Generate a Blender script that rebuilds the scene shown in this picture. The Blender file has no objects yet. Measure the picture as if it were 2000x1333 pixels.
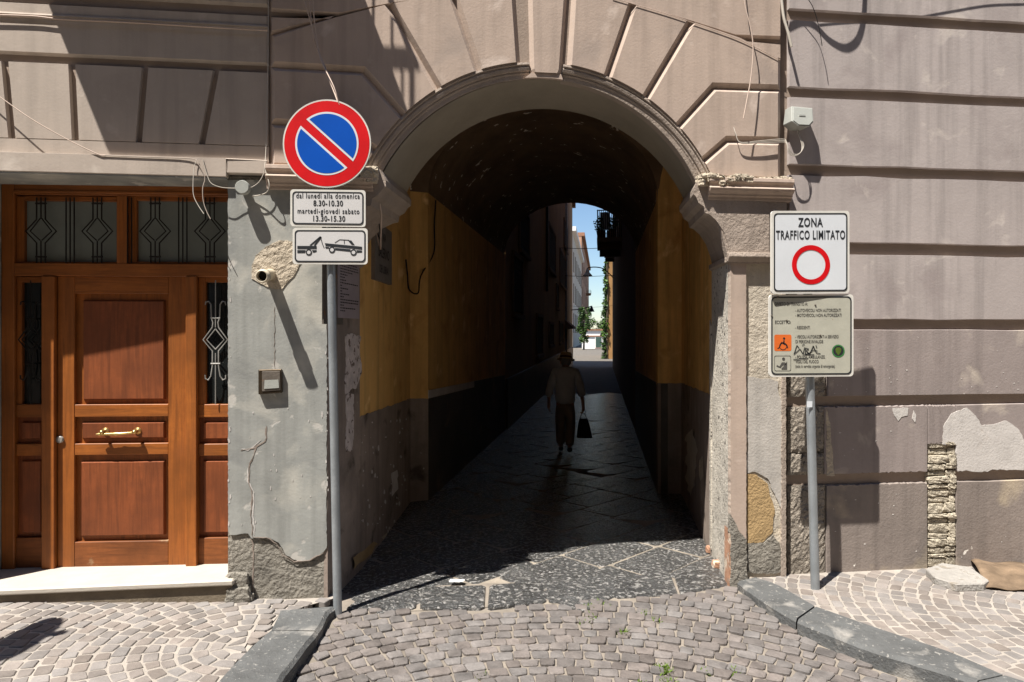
import bpy, bmesh, math, random
import numpy as np
from mathutils import Vector, Matrix
random.seed(7)
S = bpy.context.scene
COL = S.collection
R = math.radians

# ------------------------------------------------------------------ camera
FPX, YAW, HZ, DIST, EYE = 1333.0, R(6.9), 650.0, 5.0, 1.89
CA, SA = math.cos(YAW), math.sin(YAW)
cam = bpy.data.objects.new('camera', bpy.data.cameras.new('camera'))
COL.objects.link(cam)
cam.location = (0, -DIST, EYE)
cam.rotation_euler = (R(90), 0, -YAW)
cam.data.sensor_width = 36.0
cam.data.lens = 36.0 * FPX / 2000.0
cam.data.shift_y = -(666.5 - HZ) / 2000.0
cam.data.clip_start, cam.data.clip_end = 0.05, 2000
S.camera = cam

# ------------------------------------------------------------------ light
SUN = Vector((1.27, 1.0, -3.3)).normalized()          # the way the light travels
W = bpy.data.worlds.new('World'); S.world = W; W.use_nodes = True
nt = W.node_tree
sky = nt.nodes.new('ShaderNodeTexSky'); sky.sky_type = 'NISHITA'; sky.sun_disc = False
sky.sun_elevation = math.asin(-SUN.z); sky.sun_rotation = math.atan2(-SUN.x, -SUN.y)
sky.air_density = 1.0; sky.dust_density = 0.1; sky.ozone_density = 4.5
nt.links.new(sky.outputs[0], nt.nodes['Background'].inputs[0])
nt.nodes['Background'].inputs[1].default_value = 0.065
sl = bpy.data.lights.new('sun', 'SUN'); sl.energy = 5.0; sl.angle = R(0.5); sl.color = (1.0, 0.945, 0.87)
so = bpy.data.objects.new('sun', sl); COL.objects.link(so)
so.rotation_euler = SUN.to_track_quat('-Z', 'Y').to_euler(); so.location = (-6, -10, 18)
S.view_settings.view_transform = 'Standard'; S.view_settings.look = 'None'
S.view_settings.exposure = 1.1; S.view_settings.gamma = 1.0
S.cycles.use_denoising = True
S.cycles.max_bounces = 10; S.cycles.diffuse_bounces = 6

# ------------------------------------------------------------------ places read off the photograph
def ray(px): return SA*FPX + CA*(px-1000), CA*FPX - SA*(px-1000)
def F(px, py, y=0.0):                                  # the point of the upright plane y = const -> x, z
    rx, ry = ray(px); t = (DIST+y)/ry
    return t*rx, EYE+(HZ-py)*t
def F3(px, py, y=0.0):
    x, z = F(px, py, y); return (x, y, z)
def G(px, py, z=0.0):                                  # the point of the level plane z = const -> x, y
    rx, ry = ray(px); t = (EYE-z)/(py-HZ)
    return t*rx, t*ry-DIST
def C3(px, py, fw):                                    # the point at a given distance ahead of the camera
    r = (px-1000)/FPX*fw
    return (r*CA+fw*SA, -DIST - r*SA + fw*CA, EYE+(HZ-py)/FPX*fw)
UA = (math.sin(R(14.4)), math.cos(R(14.4)))            # along the alley
NA = (UA[1], -UA[0])                                   # across it, to the right
def Q(off, d, z=None):
    p = (d*UA[0]+off*NA[0], -DIST+d*UA[1]+off*NA[1])
    return p if z is None else (p[0], p[1], z)
def zfloor(y): return -0.045-0.012*y if y > 0 else -0.045+0.04*y
def smooth(pts, n=6):                                  # Catmull-Rom through 3-D points
    P = [Vector(p) for p in pts]; P = [2*P[0]-P[1]]+P+[2*P[-1]-P[-2]]; out = []
    for i in range(1, len(P)-2):
        a, b, c, d = P[i-1:i+3]
        for k in range(n):
            t = k/n
            out.append(0.5*((2*b)+(c-a)*t+(2*a-5*b+4*c-d)*t*t+(3*b-a-3*c+d)*t*t*t))
    out.append(P[-2]); return out

# ------------------------------------------------------------------ materials
def lin(r, g, b): return tuple(((v/255+0.055)/1.055)**2.4 if v > 10 else v/255/12.92 for v in (r, g, b))
MATS = {}
def M(name, col, var=0.15, scale=2.5, rough=0.85, bump=0.25, bscale=55, bdist=0.01, streak=0.0, chips=None, spec=0.3,
      metal=0.0, island=0.0, col2=None, grain=None, big=0.0):
    m = bpy.data.materials.new(name); m.use_nodes = True; MATS[name] = m
    N, Lk = m.node_tree.nodes, m.node_tree.links
    b = N['Principled BSDF']
    b.inputs['Roughness'].default_value = rough; b.inputs['Metallic'].default_value = metal
    b.inputs['Specular IOR Level'].default_value = spec
    g = N.new('ShaderNodeNewGeometry')
    def noise(sc, detail=5, stretch=None, dist=0.0, rg=0.6):
        n = N.new('ShaderNodeTexNoise'); n.inputs['Scale'].default_value = sc; n.inputs['Detail'].default_value = detail
        n.inputs['Roughness'].default_value = rg; n.inputs['Distortion'].default_value = dist
        if stretch:
            mp = N.new('ShaderNodeMapping'); mp.inputs['Scale'].default_value = stretch
            Lk.new(g.outputs['Position'], mp.inputs[0]); Lk.new(mp.outputs[0], n.inputs['Vector'])
        else: Lk.new(g.outputs['Position'], n.inputs['Vector'])
        return n.outputs[0]
    def rng(src, a, c, lo=0.0, hi=1.0):
        r = N.new('ShaderNodeMapRange'); Lk.new(src, r.inputs[0])
        for i, v in enumerate((a, c, lo, hi)): r.inputs[i+1].default_value = v
        return r.outputs[0]
    def mix(f, a, c, blend='MIX'):
        x = N.new('ShaderNodeMix'); x.data_type = 'RGBA'; x.blend_type = blend
        for v, s in ((f, x.inputs[0]), (a, x.inputs[6]), (c, x.inputs[7])):
            if isinstance(v, (int, float)): s.default_value = v
            elif isinstance(v, tuple): s.default_value = (*v, 1)
            else: Lk.new(v, s)
        return x.outputs[2]
    c2 = col2 or tuple(v*(1-1.6*var) for v in col)
    c1 = tuple(min(1, v*(1+var*0.6)) for v in col)
    out = mix(rng(noise(scale), 0.32, 0.68), c2, c1)
    if big: out = mix(rng(noise(scale*0.25, 3), 0.35, 0.65, 0, big), out, tuple(v*0.62 for v in col))
    out = mix(rng(noise(scale*14, 4), 0.35, 0.7, 0, 0.5), out, tuple(v*(1-var) for v in col))
    if streak: out = mix(rng(noise(1.0, 5, (9, 9, 0.5)), 0.47, 0.70, 0, streak), out, tuple(v*0.45 for v in col))
    hts = []
    if grain:                                           # wood: long fibres along one axis
        gn = noise(1.0, 6, grain, 0.8)
        out = mix(rng(gn, 0.42, 0.66, 0, 0.75), out, tuple(v*0.45 for v in col)); hts.append((gn, 0.3))
    if island:
        r = N.new('ShaderNodeHueSaturation'); r.inputs['Fac'].default_value = 1
        Lk.new(rng(g.outputs['Random Per Island'], 0, 1, 1-island, 1+island), r.inputs['Value'])
        w = N.new('ShaderNodeTexWhiteNoise'); w.noise_dimensions = '1D'; Lk.new(g.outputs['Random Per Island'], w.inputs['W'])
        Lk.new(rng(w.outputs[0], 0, 1, 0.6, 1.25), r.inputs['Saturation'])
        Lk.new(out, r.inputs['Color']); out = r.outputs[0]
    for ch in (chips or []):                            # (colour, threshold, scale, softness)
        cc, th, sc = ch[:3]; n = noise(sc, 7, None, 0.4, 0.55); f = rng(n, th, th+(ch[3] if len(ch) > 3 else 0.02))
        out = mix(f, out, cc); hts.append((f, -0.6))
    Lk.new(out, b.inputs['Base Color'])
    if bump:
        hts.append((noise(bscale, 6), 1.0)); hts.append((noise(bscale*0.12, 4), 1.4))
        h = None
        for s, k in hts:
            q = N.new('ShaderNodeMath'); q.operation = 'MULTIPLY_ADD'; Lk.new(s, q.inputs[0]); q.inputs[1].default_value = k
            if h is None: q.inputs[2].default_value = 0
            else: Lk.new(h, q.inputs[2])
            h = q.outputs[0]
        bp = N.new('ShaderNodeBump'); bp.inputs['Strength'].default_value = bump; bp.inputs['Distance'].default_value = bdist
        Lk.new(h, bp.inputs['Height']); Lk.new(bp.outputs[0], b.inputs['Normal'])
    return m
WHITECHIP = (0.72, 0.68, 0.62)
M('pale_plaster', (0.50, 0.425, 0.36), 0.10, 1.6, streak=0.3, big=0.3, bump=0.10, bdist=0.010, chips=[((0.38, 0.315, 0.265), 0.57, 1.7, 0.16), ((0.58, 0.51, 0.44), 0.60, 3.0, 0.12)])
M('portal_plaster', (0.50, 0.395, 0.325), 0.10, 1.8, streak=0.4, big=0.3, bump=0.14, bdist=0.010, chips=[((0.36, 0.29, 0.245), 0.56, 2.2, 0.16), ((0.58, 0.48, 0.41), 0.60, 3.3, 0.12)])
M('groove_plaster', (0.33, 0.26, 0.21), 0.12, 2)
M('right_plaster', (0.455, 0.40, 0.378), 0.12, 1.4, streak=0.55, big=0.45, bump=0.12, bdist=0.012, chips=[((0.29, 0.245, 0.235), 0.55, 1.6, 0.2), ((0.56, 0.50, 0.45), 0.60, 3.1, 0.12)])
M('right_plaster_worn', (0.36, 0.305, 0.285), 0.14, 1.9, streak=0.55, big=0.5, bump=0.18, chips=[((0.46, 0.40, 0.34), 0.56, 2.6, 0.12), ((0.22, 0.18, 0.165), 0.57, 1.9, 0.2), (WHITECHIP, 0.735, 16), (WHITECHIP, 0.76, 5)])
M('right_plaster_base', (0.31, 0.262, 0.232), 0.2, 1.7, streak=0.55, big=0.6, bump=0.28, bdist=0.012,
  chips=[((0.52, 0.43, 0.30), 0.53, 1.4, 0.2), ((0.14, 0.125, 0.115), 0.56, 2.1, 0.2), (WHITECHIP, 0.70, 11)])
M('grey_plaster', (0.37, 0.375, 0.35), 0.2, 2.0, streak=0.45, big=0.55, bump=0.13, bdist=0.010,
  chips=[((0.50, 0.48, 0.42), 0.52, 1.7, 0.16), ((0.20, 0.205, 0.20), 0.55, 2.4, 0.16), ((0.48, 0.46, 0.42), 0.62, 6, 0.05), (WHITECHIP, 0.72, 9)])
M('rough_render', (0.32, 0.295, 0.25), 0.3, 4, bump=0.9, bscale=30, bdist=0.05, big=0.4)
M('old_plaster', (0.56, 0.48, 0.37), 0.2, 4, bump=0.8, bscale=26, bdist=0.05)
M('white_plaster', (0.62, 0.585, 0.55), 0.14, 4, bump=0.3, big=0.3, streak=0.2, chips=[((0.48, 0.43, 0.38), 0.62, 5, 0.1)])
M('pale_slab', (0.37, 0.35, 0.32), 0.2, 9, bump=0.7, bdist=0.02, big=0.3, chips=[((0.25, 0.22, 0.18), 0.58, 9, 0.1)])
M('cream_plaster', (0.56, 0.50, 0.41), 0.16, 3, bump=0.6, bscale=40, bdist=0.02, streak=0.3, chips=[((0.6, 0.44, 0.2), 0.63, 1.1, 0.2)])
M('pale_render', (0.54, 0.505, 0.46), 0.16, 3, streak=0.3, big=0.4, bump=0.3, chips=[((0.36, 0.32, 0.27), 0.66, 6, 0.1)])
M('amber_plaster', (0.50, 0.345, 0.17), 0.25, 5, bump=0.5, bdist=0.02, big=0.4)
M('peperino', (0.36, 0.315, 0.26), 0.25, 5, bump=1.0, bscale=38, bdist=0.05, chips=[((0.15, 0.13, 0.11), 0.6, 26, 0.08)])
M('tuff_rubble', (0.58, 0.515, 0.40), 0.25, 7, bump=1.0, bscale=26, bdist=0.05)
M('jamb_stone', (0.62, 0.575, 0.50), 0.2, 4, bump=0.6, bdist=0.02, chips=[((0.10, 0.09, 0.08), 0.605, 24, 0.03)])
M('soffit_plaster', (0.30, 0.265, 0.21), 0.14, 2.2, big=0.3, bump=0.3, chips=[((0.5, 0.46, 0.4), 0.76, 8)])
M('corbel_plaster', (0.40, 0.33, 0.275), 0.18, 3, streak=0.3, bump=0.5, bdist=0.02, big=0.4)
M('ochre_paint', (0.85, 0.51, 0.17), 0.16, 1.8, streak=0.6, big=0.5, chips=[((0.50, 0.27, 0.08), 0.55, 2.2, 0.15), ((0.9, 0.62, 0.28), 0.60, 3.0, 0.12), ((0.55, 0.48, 0.40), 0.75, 8)])
M('brown_dado', (0.35, 0.285, 0.24), 0.3, 2.5, streak=0.6, big=0.5, chips=[((0.09, 0.07, 0.055), 0.575, 3.2, 0.12), ((0.62, 0.56, 0.48), 0.715, 8), ((0.30, 0.17, 0.05), 0.70, 2.5, 0.1)])
M('black_dado', (0.10, 0.087, 0.072), 0.3, 2, streak=0.3, rough=0.5, chips=[((0.26, 0.20, 0.13), 0.60, 2.2, 0.2)])
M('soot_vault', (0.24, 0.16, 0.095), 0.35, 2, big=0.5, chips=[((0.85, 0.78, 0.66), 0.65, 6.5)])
M('door_wood', (0.36, 0.110, 0.018), 0.3, 2.2, rough=0.5, big=0.35, chips=[((0.24, 0.075, 0.02), 0.58, 2.4, 0.2)], spec=0.4, bump=0.12, bdist=0.004, grain=(38, 38, 1.6))
M('door_panel_wood', (0.26, 0.070, 0.020), 0.3, 2.5, rough=0.55, big=0.3, chips=[((0.15, 0.040, 0.014), 0.58, 3.4, 0.2)], spec=0.4, bump=0.14, bdist=0.004, grain=(42, 42, 2.2))
M('door_rail_wood', (0.36, 0.110, 0.018), 0.3, 2.2, rough=0.5, big=0.35, chips=[((0.24, 0.075, 0.02), 0.58, 2.4, 0.2)], spec=0.4, bump=0.12, bdist=0.004, grain=(1.6, 38, 38))
M('worn_rail_wood', (0.25, 0.08, 0.022), 0.3, 3, rough=0.6, bump=0.2, bdist=0.004, grain=(1.6, 38, 38), chips=[((0.36, 0.27, 0.16), 0.62, 5, 0.1)])
M('frosted_glass', (0.20, 0.22, 0.20), 0.1, 2, rough=0.35, bump=0.04, spec=0.5)
M('dark_glass', (0.012, 0.014, 0.014), 0.1, 2, rough=0.08, bump=0, spec=0.6)
M('iron', (0.018, 0.015, 0.013), 0.2, 8, rough=0.5, bump=0.1, metal=0.3)
M('grey_iron', (0.30, 0.29, 0.27), 0.2, 8, rough=0.5, bump=0.1, metal=0.2)
M('brass', (0.62, 0.45, 0.18), 0.15, 8, rough=0.32, bump=0.05, metal=0.9)
M('marble', (0.50, 0.455, 0.39), 0.10, 3, rough=0.55, bump=0.2, big=0.2, streak=0.1)
M('riser_stone', (0.22, 0.18, 0.13), 0.3, 3, bump=0.5, big=0.5)
M('basalt_kerb', (0.115, 0.118, 0.117), 0.25, 5, rough=0.7, bump=0.5, bscale=40, bdist=0.02, big=0.3, chips=[((0.36, 0.34, 0.31), 0.57, 4.5, 0.22), ((0.30, 0.29, 0.27), 0.6, 40, 0.1)])
M('cobble_stone', (0.180, 0.160, 0.149), 0.3, 9, rough=0.72, bump=0.6, bscale=55, bdist=0.014, island=0.24, big=0.3)
M('pavement_stone', (0.215, 0.19, 0.172), 0.18, 7, rough=0.8, bump=0.4, bscale=60, bdist=0.01, island=0.2)
M('sand_joint', (0.36, 0.325, 0.285), 0.16, 5, rough=0.95, bump=0.6, bscale=90, bdist=0.01, big=0.25)
M('dirt_joint', (0.27, 0.235, 0.195), 0.3, 3, rough=0.95, bump=0.6, bscale=90, bdist=0.01, big=0.4)
M('alley_slab', (0.092, 0.093, 0.092), 0.35, 3, rough=0.2, spec=0.75, bump=1.0, bscale=20, bdist=0.05, island=0.15, big=0.3, chips=[((0.30, 0.29, 0.275), 0.50, 34, 0.08)])
M('alley_joint', (0.27, 0.235, 0.19), 0.3, 4, rough=0.95)
M('galvanised', (0.38, 0.41, 0.43), 0.18, 4, rough=0.42, metal=0.55, bump=0.1, streak=0.3)
M('sign_back', (0.55, 0.56, 0.52), 0.1, 5, rough=0.5, metal=0.4, bump=0.05)
M('sign_white', (0.70, 0.73, 0.76), 0.04, 4, rough=0.45, bump=0.03)
M('sign_grey_white', (0.62, 0.61, 0.60), 0.05, 4, rough=0.45, bump=0.03)
M('sign_cream', (0.47, 0.46, 0.38), 0.10, 6, rough=0.5, bump=0.05, chips=[((0.30, 0.22, 0.13), 0.76, 9, 0.03)])
M('sign_rim', (0.72, 0.70, 0.64), 0.08, 6, rough=0.5, bump=0.05)
M('sign_red', (0.66, 0.006, 0.010), 0.12, 7, rough=0.6, spec=0.15, bump=0.03)
M('sign_blue', (0.0, 0.080, 0.46), 0.05, 4, rough=0.6, spec=0.12, bump=0.03)
M('sign_black', (0.025, 0.028, 0.032), 0.1, 4, rough=0.5, bump=0)
M('sign_faded', (0.10, 0.095, 0.085), 0.3, 30, rough=0.6, bump=0)
M('sign_orange', (0.75, 0.16, 0.03), 0.1, 5, rough=0.5, bump=0)
M('sign_green', (0.05, 0.22, 0.06), 0.1, 5, rough=0.5, bump=0)
M('plastic_grey', (0.36, 0.37, 0.34), 0.08, 5, rough=0.5, bump=0.1)
M('plastic_pipe', (0.62, 0.55, 0.42), 0.1, 6, rough=0.5, bump=0.1)
M('bronze', (0.075, 0.055, 0.035), 0.2, 8, rough=0.4, metal=0.6, bump=0.1)
M('cable_pale', (0.52, 0.41, 0.34), 0.1, 5, rough=0.6, bump=0)
M('cable_white', (0.47, 0.43, 0.37), 0.1, 5, rough=0.6, bump=0)
M('cable_black', (0.012, 0.011, 0.010), 0.1, 5, rough=0.6, bump=0)
M('plaque_stone', (0.20, 0.175, 0.155), 0.2, 5, rough=0.6, bump=0.2)
M('plaque_letter', (0.035, 0.028, 0.024), 0.2, 5, rough=0.7, bump=0)
M('notice_board', (0.34, 0.29, 0.30), 0.1, 5, rough=0.5, bump=0.05)
M('rust_plate', (0.13, 0.11, 0.09), 0.3, 6, rough=0.7, bump=0.2, chips=[((0.2, 0.09, 0.03), 0.6, 8, 0.1)])
M('torn_paper', (0.62, 0.55, 0.52), 0.2, 14, rough=0.9, bump=0.2, chips=[((0.16, 0.12, 0.10), 0.58, 17, 0.03)])
M('paper', (0.82, 0.82, 0.82), 0.03, 5, bump=0)
M('terracotta', (0.45, 0.25, 0.16), 0.25, 8, bump=0.5, chips=[((0.6, 0.52, 0.42), 0.55, 9, 0.1)])
M('cardboard', (0.22, 0.155, 0.10), 0.35, 6, rough=0.9, bump=0.3, bdist=0.02, chips=[((0.16, 0.11, 0.07), 0.62, 4, 0.15)])
M('weed', (0.10, 0.16, 0.02), 0.2, 20, bump=0)
M('leaf', (0.055, 0.115, 0.018), 0.3, 3, rough=0.6, bump=0, island=0.5)
M('bark', (0.12, 0.09, 0.06), 0.3, 6)
M('skin', (0.40, 0.22, 0.15), 0.1, 8, rough=0.6, bump=0.05)
M('shirt', (0.52, 0.54, 0.56), 0.1, 10, bump=0.15)
M('trousers', (0.25, 0.195, 0.15), 0.12, 10, bump=0.15)
M('shoe', (0.02, 0.017, 0.015), 0.2, 8, rough=0.5)
M('straw', (0.60, 0.44, 0.25), 0.2, 30, bump=0.4)
M('hat_band', (0.10, 0.03, 0.02), 0.2, 10)
M('cable_dusty', (0.36, 0.30, 0.25), 0.15, 5, rough=0.7, bump=0)
M('hair', (0.30, 0.29, 0.28), 0.2, 30)
M('black_cloth', (0.012, 0.012, 0.012), 0.2, 10, rough=0.7)
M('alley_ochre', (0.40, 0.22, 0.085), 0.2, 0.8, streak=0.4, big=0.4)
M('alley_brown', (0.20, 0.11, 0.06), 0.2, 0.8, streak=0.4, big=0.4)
M('far_cream', (0.58, 0.52, 0.44), 0.1, 0.5, streak=0.2)
M('far_brick', (0.40, 0.23, 0.15), 0.3, 0.5)
M('far_white', (0.78, 0.76, 0.73), 0.05, 0.5)
M('shutter_green', (0.05, 0.09, 0.075), 0.1, 3)
M('shutter_dark', (0.035, 0.028, 0.022), 0.2, 3)
M('roof_tile', (0.30, 0.15, 0.09), 0.2, 4)
M('lamp_metal', (0.82, 0.78, 0.66), 0.1, 5, rough=0.4)
M('asphalt', (0.15, 0.135, 0.115), 0.2, 3, bump=0.3)
M('far_ground', (0.24, 0.22, 0.20), 0.15, 0.8, bump=0.3)

# ------------------------------------------------------------------ mesh helpers
class MB:
    def __init__(s): s.v, s.f, s.sm = [], [], []
    def add(s, vs, fs, sm=False):
        o = len(s.v); s.v += [tuple(map(float, p)) for p in vs]
        s.f += [tuple(i+o for i in f) for f in fs]; s.sm += [sm]*len(fs); return s
    def hexa(s, c):                                    # 8 corners: bottom ring then top ring
        return s.add(c, [(0, 3, 2, 1), (4, 5, 6, 7), (0, 1, 5, 4), (1, 2, 6, 5), (2, 3, 7, 6), (3, 0, 4, 7)])
    def box(s, x0, x1, y0, y1, z0, z1):
        return s.hexa([(x0, y0, z0), (x1, y0, z0), (x1, y1, z0), (x0, y1, z0), (x0, y0, z1), (x1, y0, z1), (x1, y1, z1), (x0, y1, z1)])
    def prism(s, front, back):                         # two matching loops of 3-D points
        n = len(front)
        return s.add(list(front)+list(back), [tuple(range(n)), tuple(range(2*n-1, n-1, -1))]+[(i, i+n, (i+1) % n+n, (i+1) % n) for i in range(n)])
    def plate(s, poly, y0, y1):                        # polygon of (x, z), front at y0, back at y1
        return s.prism([(x, y0, z) for x, z in poly], [(x, y1, z) for x, z in poly])
    def panel(s, poly, yf, yb, ch, flush=()):          # raised panel with a chamfered rim, square where flush
        poly = ccw(poly); n = len(poly); rd = lambda p: (round(p[0], 5), round(p[1], 5)); fl = [{rd(p) for p in grp} for grp in flush]
        inn = inset(poly, [0.0 if any(rd(poly[i]) in g_ and rd(poly[(i+1) % n]) in g_ for g_ in fl) else ch for i in range(n)])
        vs = [(x, yf, z) for x, z in inn]+[(x, yb, z) for x, z in poly]
        return s.add(vs, [tuple(range(n))]+[(i, i+n, (i+1) % n+n, (i+1) % n) for i in range(n)])
    def tube(s, pts, r, n=8, cap=True):
        pts = [Vector(p) for p in pts]; rings = []; up = None
        for i, p in enumerate(pts):
            t = (pts[min(i+1, len(pts)-1)]-pts[max(i-1, 0)]).normalized()
            if up is None: up = t.orthogonal().normalized()
            up = (up-t*up.dot(t)); up = up.normalized() if up.length > 1e-6 else t.orthogonal().normalized()
            w = t.cross(up); rr = r[i] if isinstance(r, (list, tuple)) else r
            rings.append([p+(up*math.cos(2*math.pi*k/n)+w*math.sin(2*math.pi*k/n))*rr for k in range(n)])
        vs = [q for ring in rings for q in ring]; fs = []
        for i in range(len(pts)-1):
            for k in range(n): fs.append((i*n+k, i*n+(k+1) % n, (i+1)*n+(k+1) % n, (i+1)*n+k))
        s.add(vs, fs, True)
        if cap:
            s.add(rings[0], [tuple(range(n-1, -1, -1))]); s.add(rings[-1], [tuple(range(n))])
        return s
    def grid(s, fn, nu, nv, sm=False):
        vs = [fn(i/nu, j/nv) for j in range(nv+1) for i in range(nu+1)]
        return s.add(vs, [(j*(nu+1)+i, j*(nu+1)+i+1, (j+1)*(nu+1)+i+1, (j+1)*(nu+1)+i) for j in range(nv) for i in range(nu)], sm)
    def lathe(s, prof, origin, axis, n=24, sm=True):   # prof: (radius, along axis)
        a = Vector(axis).normalized(); u = a.orthogonal().normalized(); w = a.cross(u); o = Vector(origin); vs = []
        for r, h in prof:
            for k in range(n): vs.append(o+a*h+(u*math.cos(2*math.pi*k/n)+w*math.sin(2*math.pi*k/n))*r)
        fs = [(i*n+k, i*n+(k+1) % n, (i+1)*n+(k+1) % n, (i+1)*n+k) for i in range(len(prof)-1) for k in range(n)]
        s.add(vs, fs, sm); m = len(prof)-1
        s.add([vs[k] for k in range(n)], [tuple(range(n-1, -1, -1))]); s.add([vs[m*n+k] for k in range(n)], [tuple(range(n))])
        return s
    def build(s, name, mat, parent=None, bevel=0.0, weld=False):
        me = bpy.data.meshes.new(name)
        org = Vector((0, 0, 0)); p = parent
        while p is not None: org += p.location; p = p.parent
        me.from_pydata([(a-org.x, b-org.y, c-org.z) for a, b, c in s.v], [], s.f)
        me.polygons.foreach_set('use_smooth', s.sm)
        bm = bmesh.new(); bm.from_mesh(me)
        if weld: bmesh.ops.remove_doubles(bm, verts=bm.verts, dist=1e-5)
        bmesh.ops.recalc_face_normals(bm, faces=bm.faces)
        if bevel:
            bmesh.ops.remove_doubles(bm, verts=bm.verts, dist=1e-6)
            ed = [e for e in bm.edges if len(e.link_faces) == 2 and e.calc_face_angle(0) > 0.5]
            bmesh.ops.bevel(bm, geom=ed, offset=bevel, segments=1, affect='EDGES', clamp_overlap=True)
        bm.to_mesh(me); bm.free()
        me.materials.append(MATS[mat])
        o = bpy.data.objects.new(name, me); COL.objects.link(o)
        if parent is not None: o.parent = parent
        return o
def ccw(p):
    a = sum(p[i-1][0]*p[i][1]-p[i][0]*p[i-1][1] for i in range(len(p)))
    return list(p) if a > 0 else list(p)[::-1]
def inset(p, d):
    out = []; n = len(p)
    if isinstance(d, list):                             # one distance per edge
        for i in range(n):
            a, b, c = Vector(p[i-1]), Vector(p[i]), Vector(p[(i+1) % n]); e1, e2 = (b-a).normalized(), (c-b).normalized()
            n1, n2 = Vector((-e1.y, e1.x)), Vector((-e2.y, e2.x)); d1, d2 = d[i-1], d[i]; k = e1.x*e2.y-e1.y*e2.x
            if abs(k) < .12: out.append(tuple(b+(n1*d1+n2*d2)*.5)); continue
            A, B = a+n1*d1, b+n2*d2; t = ((B.x-A.x)*e2.y-(B.y-A.y)*e2.x)/k; out.append(tuple(A+e1*t))
        return out
    for i in range(n):
        a, b, c = Vector(p[i-1]), Vector(p[i]), Vector(p[(i+1) % n])
        e1, e2 = (b-a).normalized(), (c-b).normalized()
        n1, n2 = Vector((-e1.y, e1.x)), Vector((-e2.y, e2.x))
        k = (n1+n2); k = k/max(0.35, k.dot(n1)) if k.length > 1e-4 else n1
        out.append(tuple(b+k*d))
    return out
def jag(poly, step=0.03, amp=0.008, seed=1, keep=()):  # ragged outline, coarse bites and fine crumbs
    if amp >= .005 and not keep: poly = jag1(poly, step*2.5, amp*1.6, seed+7)
    return jag1(poly, min(step, .022), amp*.7, seed, keep)
def jag1(poly, step, amp, seed, keep=()):
    rnd = random.Random(seed); out = []
    for i in range(len(poly)):
        a, b = Vector(poly[i]), Vector(poly[(i+1) % len(poly)]); L = (b-a).length; n = max(1, int(L/step)) if i not in keep else 1
        nn = Vector((-(b-a).y, (b-a).x)).normalized() if L > 1e-6 else Vector((0, 0))
        for k in range(n):
            p = a.lerp(b, k/n)
            if k: p = p+nn*rnd.uniform(-amp, amp)+(b-a).normalized()*rnd.uniform(-.3, .3)*step
            out.append((p.x, p.y))
    return out
def pinside(x, y, poly):
    c = False; n = len(poly)
    for i in range(n):
        x1, y1 = poly[i]; x2, y2 = poly[i-1]
        if (y1 > y) != (y2 > y) and x < (x2-x1)*(y-y1)/(y2-y1)+x1: c = not c
    return c
def thing(name, label, cat, loc=(0, 0, 0), group=None):
    o = bpy.data.objects.new(name, None); COL.objects.link(o); o.location = loc; o.empty_display_size = 0.2
    return tag(o, label, cat, group)
def tag(o, label, cat, group=None):
    o['label'] = label; o['category'] = cat
    if group: o['group'] = group
    return o
def struct(o, label, cat='ground', kind='structure'):
    o['kind'] = kind; o['label'] = label; o['category'] = cat; return o
def lbl(o, t): o['label'] = t; return o
def text_mb(mb, s, size, place, sx=1.0, bold=0.0, align='CENTER', space=1.0, ext=0.0):
    cu = bpy.data.curves.new('t', 'FONT'); cu.body = s; cu.size = size; cu.align_x = align; cu.align_y = 'CENTER'
    cu.offset = bold*size; cu.space_character = space; cu.resolution_u = 3
    ob = bpy.data.objects.new('t', cu); COL.objects.link(ob)
    dg = bpy.context.evaluated_depsgraph_get(); me = bpy.data.meshes.new_from_object(ob.evaluated_get(dg))
    mb.add([place(v.co.x*sx, v.co.y) for v in me.vertices], [tuple(p.vertices) for p in me.polygons])
    bpy.data.objects.remove(ob); bpy.data.curves.remove(cu); bpy.data.meshes.remove(me)
def rrect(x0, y0, x1, y1, r, n=5):
    out = []
    for cx, cy, a in ((x1-r, y1-r, 0), (x0+r, y1-r, 90), (x0+r, y0+r, 180), (x1-r, y0+r, 270)):
        for k in range(n+1): t = R(a+90*k/n); out.append((cx+r*math.cos(t), cy+r*math.sin(t)))
    return out
def circ(cx, cy, r, n=48): return [(cx+r*math.cos(2*math.pi*k/n), cy+r*math.sin(2*math.pi*k/n)) for k in range(n)]
def lumps(mb, boxes, seed, res=2):                     # rough little stones: x0,x1,y0,y1,z0,z1 each
    rnd = random.Random(seed)
    for (x0, x1, y0, y1, z0, z1) in boxes:
        bm = bmesh.new(); bmesh.ops.create_cube(bm, size=1); bmesh.ops.subdivide_edges(bm, edges=bm.edges, cuts=res, use_grid_fill=True)
        for v in bm.verts:
            c = v.co; L = max(0.001, c.length); k = 1-0.35*(max(0, L-0.5))
            v.co = Vector((c.x*k+rnd.uniform(-.06, .06), c.y*k+rnd.uniform(-.06, .06), c.z*k+rnd.uniform(-.06, .06)))
        bm.verts.index_update()
        mb.add([(x0+(x1-x0)*(v.co.x+.5), y0+(y1-y0)*(v.co.y+.5), z0+(z1-z0)*(v.co.z+.5)) for v in bm.verts], [tuple(v.index for v in f.verts) for f in bm.faces])
        bm.free()

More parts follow.
